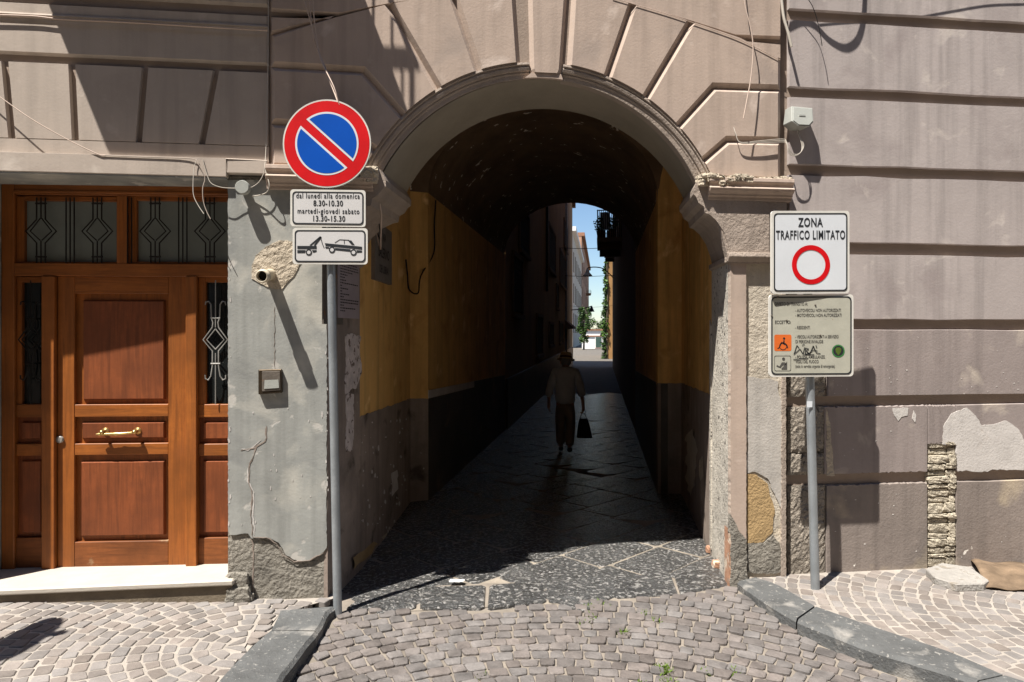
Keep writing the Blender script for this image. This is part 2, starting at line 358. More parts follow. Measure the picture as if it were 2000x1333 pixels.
# ================================================================== THE GROUND
def stones(mb, cells, gap, bev, zf, seed, jit=0.006, zj=0.004, depth=0.04, tilt=.035):
    rnd = random.Random(seed)
    for q in cells:
        c = sum((Vector(p) for p in q), Vector((0, 0)))/len(q)
        pts = []
        for p in q:
            v = Vector(p)-c; L = v.length
            pts.append(c+v*(1-min(.45, gap/max(L, 1e-3)))+Vector((rnd.uniform(-jit, jit), rnd.uniform(-jit, jit))))
        # round the corners off a little
        ring = []
        n = len(pts)
        for i in range(n):
            a, b, d = pts[i-1], pts[i], pts[(i+1) % n]
            k = rnd.uniform(.05, .16)
            ring += [b.lerp(a, min(k, .024/max(.01, (a-b).length))), b.lerp(d, min(k, .024/max(.01, (d-b).length)))]
        dz = rnd.uniform(-zj, zj); tx, ty = rnd.uniform(-tilt, tilt), rnd.uniform(-tilt, tilt)
        m = len(ring)
        def h(p): return zf(c.x, c.y)+dz+(p.x-c.x)*tx+(p.y-c.y)*ty
        top = [c+(p-c)*(1-bev/max(.01, (p-c).length)) for p in ring]
        vs = [(p.x, p.y, h(p)) for p in top]+[(p.x, p.y, h(p)-bev*.8) for p in ring]+[(p.x, p.y, h(p)-depth) for p in ring]
        vs.append((c.x, c.y, h(c)+bev*.25))
        fs = [(i, (i+1) % m, 3*m) for i in range(m)]
        fs += [(i, i+m, (i+1) % m+m, (i+1) % m) for i in range(m)]+[(i+m, i+2*m, (i+1) % m+2*m, (i+1) % m+m) for i in range(m)]
        mb.add(vs, fs)
def ring_cells(cx, cy, r0, r1, step, length, region, seed):
    rnd = random.Random(seed); out = []; r = r0
    while r < r1:
        h = step*rnd.uniform(.93, 1.07); n = max(4, int(2*math.pi*(r+h/2)/length)); ph = rnd.random()*6.28
        edges = [ph+2*math.pi*(k+rnd.uniform(-.13, .13))/n for k in range(n)]; edges.append(edges[0]+2*math.pi)
        for k in range(n):
            a, b = edges[k], edges[k+1]; m = (a+b)/2
            if pinside(cx+(r+h/2)*math.cos(m), cy+(r+h/2)*math.sin(m), region):
                w = lambda: rnd.uniform(-.006, .006)
                out.append([(cx+(rr+w())*math.cos(t), cy+(rr+w())*math.sin(t)) for rr, t in ((r, a), (r, b), (r+h, b), (r+h, a))])
        r += h
    return out
g = MB(); g.add([(-400, -400, -.19), (400, -400, -.19), (400, -3.7, -.19), (-400, -3.7, -.19)], [(0, 1, 2, 3)])
g.add([(-400, -3.7, -.19), (400, -3.7, -.19), (400, 400, -1.75), (-400, 400, -1.75)], [(0, 1, 2, 3)])
struct(g.build('ground', 'asphalt'), 'wide ground sheet under the street and the town behind')

def zleft(x, y): return max(0.0, -0.045*(x+0.9))
KL = [G(655, 1186), G(641, 1200), G(622, 1235), G(590, 1275), G(548, 1333), G(520, 1390), (-1.45, -1.75), (-1.8, -2.3)]   # street side of the left kerb
KLi = [G(548, 1196), G(545, 1205), G(530, 1235), G(495, 1265), G(430, 1333), G(395, 1390), (-1.85, -1.62), (-2.2, -2.15)]
KR = [G(1440, 1136), G(1480, 1166), G(1555, 1212), G(1680, 1262), G(1800, 1300), G(1905, 1333), G(2100, 1385), (4.3, -1.75)]
KRi = [G(1475, 1130), G(1520, 1146), G(1592, 1187), G(1720, 1232), G(1850, 1275), G(1960, 1322), G(2150, 1365), (4.5, -1.45)]
# left pavement
regL = [(-7.5, .0), (-1.40, .0), (-1.38, -.06), (-.70, -.02)]+KLi[1:]+[(-7.5, -2.3)]
mb = MB(); c = G(478, 1262)
stones(mb, ring_cells(c[0], c[1], .03, 6.6, .088, .105, regL, 3), .009, .005, zleft, 5, jit=.007, zj=.002, tilt=.018)
bed = MB(); poly = [(-6, .4), (-.70, .0)]+KL[:6]+[(-1.8, -2.3), (-6, -2.3)]
bed.grid(lambda u, v: (-9+7.9*u, -2.4+2.9*v, zleft(-9+7.9*u, 0)-.005), 36, 2)
bed.add([(x, y, -.005) for x, y in [(-1.1, .4), (-1.1, -1.5)]+[KLi[5], KLi[4], KLi[3], KLi[2], KLi[1], KLi[0]]+[(-.68, -.02), (-.68, .4)]], [tuple(range(10))])
sw = struct(bed.build('sidewalk', 'sand_joint'), 'left sidewalk of small cobbles laid in curved rows', 'sidewalk')
struct(mb.build('sidewalk_cobbles', 'pavement_stone'), 'small grey cobbles of the left sidewalk', 'cobbles')
# right pavement
regR = [(2.35, -.02), (2.7, .02), (8, .03), (8, -2.2)]+KRi[:0:-1]+[G(1480, 1128)]
zr = lambda x, y: 0.0
mb = MB(); c = (4.62, -1.22)
cells = ring_cells(c[0], c[1], .03, 4.6, .088, .105, regR, 13)
stones(mb, cells, .009, .005, zr, 6, jit=.007, zj=.002, tilt=.018)
bed = MB(); bed.add([(x, y, -.004) for x, y in [(2.44, .3), (2.40, .02)]+KRi[:7]+[(22, -2.2), (22, .3)]], [tuple(range(11))])
struct(bed.build('sidewalk', 'sand_joint'), 'right sidewalk of small cobbles dusted with sand', 'sidewalk')
struct(mb.build('sidewalk_cobbles', 'pavement_stone'), 'small grey cobbles of the right sidewalk', 'cobbles')
# street
sill = [G(668, 1192, -.05), G(700, 1188, -.05), G(945, 1190, -.05), G(1070, 1177, -.05), G(1330, 1162, -.05), G(1432, 1142, -.05)]
regS = sill+KR[1:]+[(6.5, -2.5), (6.5, -3.4), (-4, -3.4)]+KL[::-1]
zs = lambda x, y: zfloor(y)+.008*math.sin(x*2.1+1)*math.sin(y*3.3)
mb = MB(); stones(mb, ring_cells(.5, -3.2, .3, 5.5, .096, .108, regS, 23), .007, .006, zs, 8, jit=.009, zj=.0045, depth=.06, tilt=.022)
struct(mb.build('street_cobbles', 'cobble_stone'), 'worn purple grey cobbles of the street in front of the arch', 'cobbles')
bed = MB(); bed.grid(lambda u, v: (-8+18*u, -3.72+4.0*v, zs(-8+18*u, -3.72+4.0*v)-.014), 60, 24)
struct(bed.build('street', 'dirt_joint'), 'street bed of sand and dirt between the cobbles', 'street')
# kerbs
def kerb(outer, inner, cuts, zo, name, label):
    mb = MB(); rnd = random.Random(4)
    for a, b in cuts:
        o = smooth([(x, y, 0) for x, y in outer[a:b+1]], 4); i = smooth([(x, y, 0) for x, y in inner[a:b+1]], 4); n = len(o)
        o[0], o[-1], i[0], i[-1] = o[0].lerp(o[1], .06), o[-1].lerp(o[-2], .06), i[0].lerp(i[1], .06), i[-1].lerp(i[-2], .06)
        vs = []
        for k in range(n):
            w = .010*rnd.uniform(-1, 1)*.5
            e = (i[k]-o[k]).normalized()
            p0, p1 = o[k]+e*w, o[k]+e*(.022+w)
            vs += [(p0.x, p0.y, zo(p0)-.25), (p0.x, p0.y, zo(p0)-.022), (p1.x, p1.y, zo(p1)+rnd.uniform(-.003, .002)), (i[k].x, i[k].y, zo(i[k])+.003), (i[k].x, i[k].y, -.2)]
        fs = [(k*5+j, k*5+j+1, k*5+j+6, k*5+j+5) for k in range(n-1) for j in range(4)]
        fs += [(0, 1, 2, 3, 4), tuple((n-1)*5+j for j in (4, 3, 2, 1, 0))]
        mb.add(vs, fs)
    return struct(mb.build(name, 'basalt_kerb'), label, 'kerb')
kerb(KL, KLi, [(0, 2), (2, 5), (5, 7)], lambda p: .008, 'kerb', 'dark basalt kerb stones curving round the left sidewalk corner')
kerb(KR, KRi, [(0, 2), (2, 5), (5, 7)], lambda p: .006, 'kerb', 'dark basalt kerb stones curving along the right sidewalk')
# alley floor
mb = MB(); cells = []
fe = [G(672, 1190, -.05), G(815, 1189, -.05), G(950, 1189, -.05), G(1070, 1177, -.05), G(1200, 1169, -.05), G(1328, 1162, -.05), G(1425, 1142, -.05)]
be = [G(700, 1168, -.05), G(822, 1146, -.05), G(952, 1143, -.05), G(1062, 1134, -.05), G(1192, 1126, -.05), G(1312, 1119, -.05), G(1405, 1108, -.05)]
for k in range(6): cells.append([fe[k], fe[k+1], be[k+1], be[k]])
rnd = random.Random(5); ang = R(38); low = []
for r_ in range(-20, 60):
    v0, v1 = r_*.46, (r_+1)*.46; u = -14+rnd.random()*.5
    while u < 30:
        l = rnd.uniform(.55, .95); q = []
        for a, b in ((u, v0), (u+l, v0), (u+l, v1), (u, v1)):
            q.append((a*math.cos(ang)-b*math.sin(ang), a*math.sin(ang)+b*math.cos(ang)))
        cx, cy = sum(p[0] for p in q)/4, sum(p[1] for p in q)/4
        off = cx*NA[0]+(cy+DIST)*NA[1]; d = cx*UA[0]+(cy+DIST)*UA[1]
        if d < 27 and -2.9 < off < 1.5 and cy > .12: low.append(q)
        u += l
stones(mb, cells, .015, .010, lambda x, y: zfloor(max(y, -.3)), 31, jit=.006, zj=.002, depth=.08, tilt=.004)
stones(mb, low, .016, .010, lambda x, y: zfloor(max(y, -.3))-.008, 32, jit=.006, zj=.003, depth=.08, tilt=.006)
struct(mb.build('alley_paving', 'alley_slab'), 'dark chiselled basalt slabs paving the arch and alley', 'paving')
bed = MB()
def bedp(u, v):
    y = -.16+32*v; x = (y+5)*math.tan(R(14.4))-.7+(u-.5)*4.4; return (x, y, zfloor(max(y, -.3))-.0125)
bed.grid(bedp, 2, 30)
struct(bed.build('alley_bed', 'alley_joint'), 'dark mortar bed between the alley slabs', 'paving')
bed = MB()
def far(u, v):
    d = 27+4*v*(1-v)+93*v; o = -60*v-2.6+u*(62*v+5); x, y = Q(o, d); return (x, y, zfloor(y)-.004)
def far1(u, v): x, y = Q(-2.6+4*u, 27+18*v); return (x, y, zfloor(y)+.002)
def far2(u, v): x, y = Q(-60+120*u, 45+110*v); return (x, y, zfloor(y)+.006)
bed.grid(far1, 2, 6); struct(bed.build('alley_road', 'alley_slab'), 'dark stone road at the far end of the alley', 'road')
bed = MB(); bed.grid(far2, 8, 12); struct(bed.build('square', 'far_ground'), 'sunlit open square at the end of the alley', 'square')

# ================================================================== PORTAL BUILDING WITH THE ARCHED PASSAGE
AX, AZ, RI, RO = .845, 2.455, 1.33, 1.444
PX0, PX1, PTOP = -1.128, 2.72, 18.0
SPZ = 3.05
def arc(r, a0, a1, n, cx=AX, cz=AZ): return [(cx+r*math.cos(R(a0+(a1-a0)*k/n)), cz+r*math.sin(R(a0+(a1-a0)*k/n))) for k in range(n+1)]
A0 = math.degrees(math.asin((SPZ-AZ)/RI)); A1 = 180-A0
portal = thing('arch_portal', 'pinkish plaster arched portal with radiating blocks over the dark alley passage', 'building', (AX, .35, 0))
# backing wall with the arched hole
mb = MB(); n = 40; inner, outer = [], []
for k in range(n+1):
    a = R(A0+(A1-A0)*k/n); c_, s_ = math.cos(a), math.sin(a)
    inner.append((AX+RO*c_, .034, AZ+RO*s_))
    t = min([(PX1-AX)/c_ if c_ > 1e-6 else 1e9, (PX0-AX)/c_ if c_ < -1e-6 else 1e9, (PTOP-AZ)/s_])
    outer.append((AX+t*c_, .034, AZ+t*s_))
mb.add(inner+outer, [(k, k+1, k+n+2, k+n+1) for k in range(n)])
for X in (PX0, PX1):
    side = [i for i in range(n) if abs(outer[i][0]-X) > 1e-6 and abs(outer[i+1][0]-X) < 1e-6 or abs(outer[i][0]-X) < 1e-6 and abs(outer[i+1][0]-X) > 1e-6]
    for i in side: mb.add([outer[i], (X, .034, PTOP), outer[i+1]], [(0, 1, 2)])
mb.add([(PX0, .034, 2.4), (-.74, .034, 2.4), (-.74, .034, 2.75), (-.44, .034, SPZ), inner[-1], outer[-1]], [(0, 1, 2, 3, 4, 5)])
mb.add([(PX1, .034, 2.4), (2.31, .034, 2.4), (2.31, .034, 2.75), (2.13, .034, SPZ), inner[0], outer[0]], [(0, 1, 2, 3, 4, 5)])
for X in (PX0, PX1): mb.add([(X, .034, 0), (X, .3, 0), (X, .3, PTOP), (X, .034, PTOP)], [(0, 1, 2, 3)])
mb.add([(PX0, .03, PTOP), (PX1, .03, PTOP), Q(1.6, 14.3, PTOP), Q(-3, 14.3, PTOP)], [(0, 1, 2, 3)])
mb.build('backing_wall', 'groove_plaster', portal)
# voussoirs, read on the right half and mirrored
def mir(p): return [(2*AX-x, z) for x, z in p]
def onarc(px, py):
    x, z = F(px, py); a = math.atan2(z-AZ, x-AX); return a
xe = PX1-.006
FL = [F(1120, -45), F(1236, 8), F(1300, 26), F(1350, 42), F(1445, 74), (xe, F(1524, 116)[1])]
def vous(name, aR0, aR1, tops, mirror):
    pts = [(AX+(RO+.004)*math.cos(aR0+(aR1-aR0)*k/6), AZ+(RO+.004)*math.sin(aR0+(aR1-aR0)*k/6)) for k in range(7)]+tops
    fl = [pts[:7], FL]
    if mirror: pts, fl = mir(pts), [mir(q) for q in fl]
    pts = [(PX0+.006 if mirror and abs(x-(2*AX-xe)) < 1e-4 else x, z) for x, z in pts]
    b = MB(); b.panel(pts, 0, .0338, .034, fl); return b.build(name, 'portal_plaster', portal)
jt = [onarc(1108, 130), onarc(1187, 150), onarc(1261, 192), onarc(1325, 247), onarc(1373, 315), math.asin((3.06-AZ)/(RO+.004))]
T1 = [(1.045, 4.46), (1.51, 4.375)]                   # tops of the joints
T2 = [(1.51, 4.375), (1.98, 4.255)]
xe = PX1-.006
for m in (False, True):
    vous('voussoir', jt[0], jt[1], [F(1236, 8), F(1120, -45)], m)
    vous('voussoir', jt[1], jt[2], [F(1350, 42), F(1300, 26), F(1236, 8)], m)
    vous('voussoir', jt[2], jt[3], [F(1395, 170), (xe, F(1527, 174)[1]), (xe, F(1524, 116)[1]), F(1445, 74), F(1350, 42)], m)
    vous('voussoir', jt[3], jt[4], [F(1421, 274), (xe, F(1529, 276)[1]), (xe, F(1527, 174)[1]), F(1395, 170)], m)
    vous('voussoir', jt[4], jt[5], [(xe, 3.06), (xe, F(1529, 276)[1]), F(1421, 274)], m)
k0 = [(.725, 4.55), (.742, 3.84), (.750, 3.821), (.976, 3.821), (.984, 3.84), (1.035, 4.55)]
kb = MB(); kb.panel(k0, .0, .0338, .03, [k0[2:4]]); kb.plate(ccw([(.75, 3.85), (.754, 3.812), (.974, 3.812), (.978, 3.85)]), .025, .040)
kb.build('keystone', 'portal_plaster', portal)
kf = MB(); kf.panel([(.725, 4.56), (1.035, 4.56), (1.08, 5.2), (.68, 5.2)], .0, .0338, .03); kf.build('keystone', 'portal_plaster', portal)
kp = [(AX+(RI+.001)*math.cos(R(90+w)), AZ+(RI+.001)*math.sin(R(90+w))) for w in (6.2, 4, 2, 0, -2, -4, -6.2)]
kb = MB(); kb.plate(ccw(kp+[(.975, 3.818), (.751, 3.818)]), .010, .044); kb.build('keystone_foot', 'portal_plaster', portal)
# flat wall above the extrados
for m in (False, True):
    top = [F(1120, -45), F(1236, 8), F(1300, 26), F(1350, 42), F(1445, 74), (xe, F(1524, 116)[1]-.0)]
    p1 = [(1.09, 5.2)]+[(x, z) for x, z in top[:4]]+[F(1436, 71), (xe, F(1524, 74)[1]), (xe, 5.2)]
    p2 = [F(1445, 74), (xe, F(1524, 116)[1]), (xe, F(1524, 84)[1]), F(1452, 77)]
    p1, p2 = [[(PX0+.006 if m and x == xe else (2*AX-x if m else x), z) for x, z in p] for p in (p1, p2)]
    for p in (p1, p2):
        b = MB(); b.panel(p, .0015, .0338, .014, [mir(FL) if m else FL]); b.build('spandrel_block', 'portal_plaster', portal)
for r_ in range(20):
    b = MB(); b.panel([(PX0+.006, 5.22+.61*r_), (xe, 5.22+.61*r_), (xe, 5.22+.61*r_+.55), (PX0+.006, 5.22+.61*r_+.55)], .0, .0338, .03); b.build('upper_course', 'portal_plaster', portal)
# archivolt moulding (cut by the keystone) and soffit
SK = .223                                              # the passage runs askew: dx per dy
prof = [(RO+.006, .04), (RO+.002, .012), (RO-.014, .009), (RO-.020, .020), (RO-.036, .015), (RO-.054, .020), (RO-.060, .032), (RO-.072, .030), (RO-.082, .037), (RI+.004, .039), (RI, .044), (RI, .10), (RO+.006, .10)]
for a0, a1 in ((A0-3, math.degrees(math.atan2(3.8-AZ, .985-AX))), (180-math.degrees(math.atan2(3.8-AZ, AX*2-.742-AX)), A1+3)):
    b = MB(); n = 28
    def pt(k, j):
        r_, y = prof[j]; a = R(a0+(a1-a0)*k/n); return (AX+r_*math.cos(a), y, AZ+r_*math.sin(a))
    vs = [pt(k, j) for k in range(n+1) for j in range(len(prof))]; J = len(prof)
    fs = [(k*J+j, k*J+j+1, (k+1)*J+j+1, (k+1)*J+j) for k in range(n) for j in range(J-1)]
    fs += [tuple(range(J)), tuple(n*J+j for j in range(J-1, -1, -1))]
    b.add(vs, fs); b.build('archivolt', 'corbel_plaster', portal)
b = MB(); n = 48
def sof(u, v):
    a = R(A0-1+(A1-A0+2)*u); y = .042+.662*v; rr = RI-.001
    return (AX+SK*y+rr*math.cos(a), y, AZ+rr*math.sin(a))
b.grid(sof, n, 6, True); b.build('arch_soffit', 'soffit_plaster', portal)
# jambs + corbels
LW = [(-.722, 0), (-.566, .7), (-.224, 3.05), (-.016, 3.12), Q(-2.035, 14.3)]
RW = [(2.288, 0), (2.444, .7), (3.078, 3.08), (2.79, 3.12), Q(.688, 14.3)]
def corbel(side):
    # profile in x (towards the opening) and z, swept along the askew reveal
    if side > 0: prof = [(2.30, 2.42), (2.262, 2.44), (2.262, 2.475), (2.290, 2.49), (2.272, 2.56), (2.235, 2.66), (2.175, 2.745), (2.12, 2.79), (2.085, 2.80), (2.075, 2.85), (2.035, 2.875), (2.015, 2.92), (1.995, 2.94), (1.995, 2.985), (2.035, 3.06)]
    else: prof = [(-.71, 2.42), (-.69, 2.44), (-.69, 2.475), (-.715, 2.49), (-.69, 2.56), (-.63, 2.66), (-.54, 2.745), (-.45, 2.79), (-.41, 2.80), (-.40, 2.85), (-.36, 2.875), (-.33, 2.92), (-.305, 2.94), (-.305, 2.985), (-.345, 3.06)]
    xb = 2.60 if side > 0 else -.735
    loop = prof+[(xb, 3.06), (xb, 2.42)]
    b = MB(); ny = 5; rnd = random.Random(2)
    vs = []
    for i in range(ny+1):
        y = -.028+.728*i/ny
        for x, z in loop: vs.append((x+SK*y, y, z))
    n = len(loop)
    fs = [tuple(range(n)), tuple(ny*n+i for i in range(n-1, -1, -1))]+[(j*n+i, j*n+(i+1) % n, (j+1)*n+(i+1) % n, (j+1)*n+i) for j in range(ny) for i in range(n)]
    b.add(vs, fs); o = b.build('corbel', 'corbel_plaster', portal)
    # capital moulding running along the front
    x0, x1 = (2.10, 2.775) if side > 0 else (-1.135, -.40)
    P = [(.03, 3.065), (-.075, 3.065), (-.078, 3.035), (-.062, 3.02), (-.06, 3.0), (-.085, 2.985), (-.075, 2.965), (-.05, 2.945), (-.05, 2.93), (-.032, 2.925), (-.032, 2.90), (.03, 2.90)]
    b = MB(); b.prism([(x0, y, z) for y, z in P], [(x1, y, z) for y, z in P]); b.build('capital', 'portal_plaster', portal, bevel=.003)
    b = MB(); X0, X1 = (2.26, 2.745) if side > 0 else (-1.12, -.70)
    P = [(.03, 2.50), (-.05, 2.50), (-.056, 2.47), (-.045, 2.45), (-.03, 2.43), (.03, 2.425)]
    b.prism([(X0, y, z) for y, z in P], [(X1, y, z) for y, z in P])
    if side > 0: b.build('astragal', 'corbel_plaster', portal, bevel=.003)
corbel(1); corbel(-1)
# the frieze on the right between corbel and astragal, broken rubble at its top
b = MB(); b.plate([(2.27, 2.43), (2.74, 2.43), (2.74, 2.91), (2.14, 2.91), (2.2, 2.72)], -.022, .03); b.build('frieze', 'corbel_plaster', portal)
rub = MB(); rnd = random.Random(9)
lumps(rub, [(x, x+rnd.uniform(.03, .06), -.075+rnd.uniform(-.02, .05), .02, z, z+rnd.uniform(.025, .05)) for x in np.arange(2.02, 2.40, .03) for z in (3.0, 3.03, 3.05) if rnd.random() < .75 and (z > 3.01 or x < 2.25)]
      + [(x, x+.05, -.07, .0, 3.05, 3.075+rnd.uniform(0, .015)) for x in np.arange(2.4, 2.72, .045)], 3)
lbl(rub.build('broken_capital', 'old_plaster', portal), 'crumbling rubble on the broken right capital')
rub = MB(); lumps(rub, [(-.45+rnd.uniform(-.06, .06), -.40+rnd.uniform(-.03, .06), -.08, .02, 2.98+rnd.uniform(-.03, .05), 3.05+rnd.uniform(-.02, .03)) for _ in range(9)], 4)
rub.build('broken_capital', 'old_plaster', portal)
# right jamb: reveal, pilaster strip, recessed panel with old plaster
b = MB(); b.prism([(2.288, -.004, -.1), (2.288, -.004, 2.43), (2.288+SK*.7, .70, 2.43), (2.288+SK*.7, .70, -.1)], [(2.40, .01, -.1), (2.40, .01, 2.43), (2.56, .70, 2.43), (2.56, .70, -.1)])
b.build('reveal', 'jamb_stone', portal)
b = MB(); b.plate(jag([(2.290, -.1), (2.415, -.1), (2.415, 2.43), (2.290, 2.43)], .08, .003, 4), -.014, .03); b.build('pilaster_strip', 'portal_plaster', portal)
b = MB(); b.plate(jag([(2.288, -.1), (2.418, -.1), (2.416, .30), (2.36, .36), (2.288, .50)], .03, .006, 7), -.020, .02); b.build('pilaster_foot', 'rough_render', portal)
b = MB(); b.prism([(2.276, -.012, -.1), (2.291, -.012, -.1), (2.291, -.012, .34), (2.282, -.012, .38)], [(2.30, .12, -.1), (2.30, .12, -.1), (2.30, .12, .34), (2.30, .12, .38)]); b.build('rust_guard', 'terracotta', portal)
b = MB(); b.box(2.415, 2.735, .012, .3, -.1, 2.43); b.build('pilaster_panel', 'cream_plaster', portal)
b = MB(); b.plate(jag([F(1459, 735), F(1520, 745), F(1528, 790), F(1530, 1000), F(1510, 960), F(1500, 935), F(1475, 922), F(1459, 925)], .03, .008, 5), .004, .02); b.build('plaster_patch', 'pale_render', portal)
b = MB(); b.plate(jag([F(1459, 926), F(1478, 928), F(1500, 945), F(1514, 1000), F(1510, 1040), F(1490, 1060), F(1460, 1062)], .03, .006, 6), .006, .02); b.build('amber_patch', 'amber_plaster', portal)
b = MB(); b.plate(jag([F(1461, 1062), F(1492, 1062), F(1510, 1045), F(1522, 1060), F(1526, 1118), F(1461, 1118)], .03, .008, 8), .000, .02); b.build('rough_foot', 'rough_render', portal)
b = MB(); b.plate(jag([(2.705, 0), (2.742, 0), (2.742, 2.42), (2.716, 2.42)], .05, .004, 9), -.008, .05); b.build('edge_post', 'corbel_plaster', portal)
# passage walls
def wallseg(path, zlo, zhi, mat, name, push=0.0, side=1, ragged=False):
    b = MB()
    if ragged:                                          # a hand-painted edge that wanders a little
        rr = random.Random(len(path)+int(push*1e4)); P = []
        for (x0, y0), (x1, y1) in zip(path[:-1], path[1:]):
            n = max(2, int(math.hypot(x1-x0, y1-y0)/.06)); P += [(x0+(x1-x0)*k/n, y0+(y1-y0)*k/n) for k in range(n)]
        path = P+[path[-1]]; zb = {}; z0 = zhi
        zhi = lambda y: zb.setdefault(round(y, 4), z0(y)+rr.choice([.004, .004, .012])*rr.uniform(-1, 1))
    for i in range(len(path)-1):
        (x0, y0), (x1, y1) = path[i], path[i+1]; L = math.hypot(x1-x0, y1-y0); nx, ny = (y1-y0)/L*side, -(x1-x0)/L*side
        a0, a1 = zlo(y0), zlo(y1); b0, b1 = zhi(y0), zhi(y1)
        p = lambda x, y, z, k: (x+nx*k, y+ny*k, z)
        b.hexa([p(x0, y0, a0, push), p(x1, y1, a1, push), p(x1, y1, a1, -.12), p(x0, y0, a0, -.12), p(x0, y0, b0, push), p(x1, y1, b1, push), p(x1, y1, b1, -.12), p(x0, y0, b0, -.12)])
    return b.build(name, mat, portal)
lo = lambda y: zfloor(y)-.1
dl = lambda y: 1.222-.035*y
dr = lambda y: 1.36-.03*y
VZ = 3.54
top = lambda y: VZ+.12
wallseg(LW[0:2], lo, lambda y: 2.45, 'brown_dado', 'reveal', 0, 1)
wallseg(LW[1:3], lambda y: dl(y)-.02, lambda y: 4.6, 'ochre_paint', 'passage_wall', 0, 1)
wallseg(LW[2:4], lambda y: dl(y)-.02, lambda y: VZ, 'ochre_paint', 'passage_wall', 0, 1)
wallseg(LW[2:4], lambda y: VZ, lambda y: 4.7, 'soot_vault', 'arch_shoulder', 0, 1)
wallseg(LW[1:4], lo, lambda y: dl(y)+.004, 'brown_dado', 'passage_dado', .004, 1, True)
wallseg(LW[3:5], lambda y: dl(y)+.09, top, 'ochre_paint', 'passage_wall', 0, 1)
wallseg(LW[3:5], lo, dl, 'black_dado', 'passage_dado', .008, 1)
xe_, ye_ = Vector(LW[3]).lerp(Vector(LW[4]), .45)
wallseg([LW[3], (xe_, ye_)], lambda y: dl(y), lambda y: dl(y)+.095, 'white_plaster', 'dado_band', .010, 1)
wallseg([(xe_, ye_), LW[4]], lambda y: dl(y), lambda y: dl(y)+.095, 'black_dado', 'dado_band', .006, 1)
wallseg(RW[1:4], lambda y: dr(y)-.02, lambda y: 4.6, 'ochre_paint', 'passage_wall', 0, -1)
wallseg(RW[1:4], lo, lambda y: dr(y)+.004, 'brown_dado', 'passage_dado', .004, -1, True)
wallseg(RW[3:5], dr, top, 'ochre_paint', 'passage_wall', 0, -1)
wallseg(RW[3:5], lo, dr, 'black_dado', 'passage_dado', .006, -1)
# chipped edge of the right passage wall beside the reveal
b = MB(); b.prism([(2.43, .69, .0), (2.43, .69, 1.95), (2.445, .75, 2.0), (2.46, .79, 1.5), (2.462, .79, .0)], [(2.6, .69, .0), (2.6, .69, 1.95), (2.6, .75, 2.0), (2.6, .79, 1.5), (2.6, .79, .0)]); b.build('chipped_edge', 'jamb_stone', portal)
# worn spots on the painted walls, read on the wall they belong to
def WP(px_, py_, A, B, k=.0):
    rx, ry = ray(px_); (ax, ay), (bx_, by_) = A, B; nx, ny = by_-ay, -(bx_-ax); L = math.hypot(nx, ny); nx, ny = nx/L, ny/L
    if nx*(0-ax)+ny*(-DIST-ay) < 0: nx, ny = -nx, -ny
    t = ((ax+nx*k)*nx+(ay+ny*k)*ny+DIST*ny)/(rx*nx+ry*ny); return (t*rx, t*ry-DIST, EYE+(HZ-py_)*t)
def wear(pp, A, B, mat, name, seed, amp=3):
    P = jag1(pp, 9, amp, seed); b = MB(); b.prism([WP(x, y, A, B, .0075) for x, y in P], [WP(x, y, A, B, .0) for x, y in P]); return b.build(name, mat, portal)
wear([(764, 925), (776, 918), (778, 955), (766, 970)], LW[1], LW[2], 'white_plaster', 'bare_patch', 1, 2)
wear([(745, 1050), (757, 1040), (755, 1062)], LW[1], LW[2], 'old_plaster', 'bare_patch', 2, 2)
wear([(690, 1090), (712, 1075), (730, 1058), (738, 1062), (712, 1095), (692, 1112)], LW[1], LW[2], 'amber_plaster', 'bare_patch', 3, 3)
wear([(858, 868), (880, 862), (884, 905), (868, 925), (858, 915)], LW[3], LW[4], 'amber_plaster', 'bare_patch', 4, 3)
wear([(908, 880), (930, 868), (934, 895), (912, 905)], LW[3], LW[4], 'cream_plaster', 'bare_patch', 5, 3)
wear([(1340, 850), (1352, 838), (1360, 870), (1358, 930), (1350, 975), (1340, 940)], RW[1], RW[2], 'cream_plaster', 'bare_patch', 6, 3)
wear([(1366, 900), (1372, 890), (1374, 930), (1368, 940)], RW[1], RW[2], 'old_plaster', 'bare_patch', 7, 2)
rnd = random.Random(41); b = MB()
for _ in range(60):
    X, Y = rnd.uniform(704, 798), rnd.uniform(815, 1060)
    if Y > 1130-(X-690)*1.3: continue
    r_ = rnd.uniform(.8, 2.6); k = rnd.uniform(.8, 3); P = [(X+r_*math.cos(a)*rnd.uniform(.5, 1), Y+r_*k*math.sin(a)*rnd.uniform(.5, 1)) for a in np.arange(0, 6.28, .9)]
    b.prism([WP(x, y, LW[1], LW[2], .0065) for x, y in P], [WP(x, y, LW[1], LW[2], .0) for x, y in P])
b.build('paint_chips', 'white_plaster', portal)['kind'] = 'stuff'
# vaults
def sect(pl, pr, rise, z0=VZ, n=24):
    pl, pr = Vector(pl), Vector(pr); out = []
    for k in range(n+1):
        a = math.pi*k/n; q = pl.lerp(pr, (1-math.cos(a))/2); out.append((q.x, q.y, z0+rise*math.sin(a)))
    return out
s1 = sect((-.58, .7), (2.46, .7), .8, 4.35); s2 = sect((-.21, 3.05), (3.09, 3.09), .8, 4.35)
s3 = sect(LW[3], RW[3], 1.06); s4 = sect(LW[4], Q(.688, 14.3), 1.06)
def loft(b, A, B, m=6):
    n = len(A)-1; b.grid(lambda u, v: tuple(Vector(A[round(u*n)]).lerp(Vector(B[round(u*n)]), v)), n, m, True)
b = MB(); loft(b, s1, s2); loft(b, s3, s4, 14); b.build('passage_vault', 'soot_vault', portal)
b = MB(); loft(b, s2, s3, 1); b.add([s2[0], s3[0], s3[-1], s2[-1]], []); b.build('transverse_arch', 'soot_vault', portal)
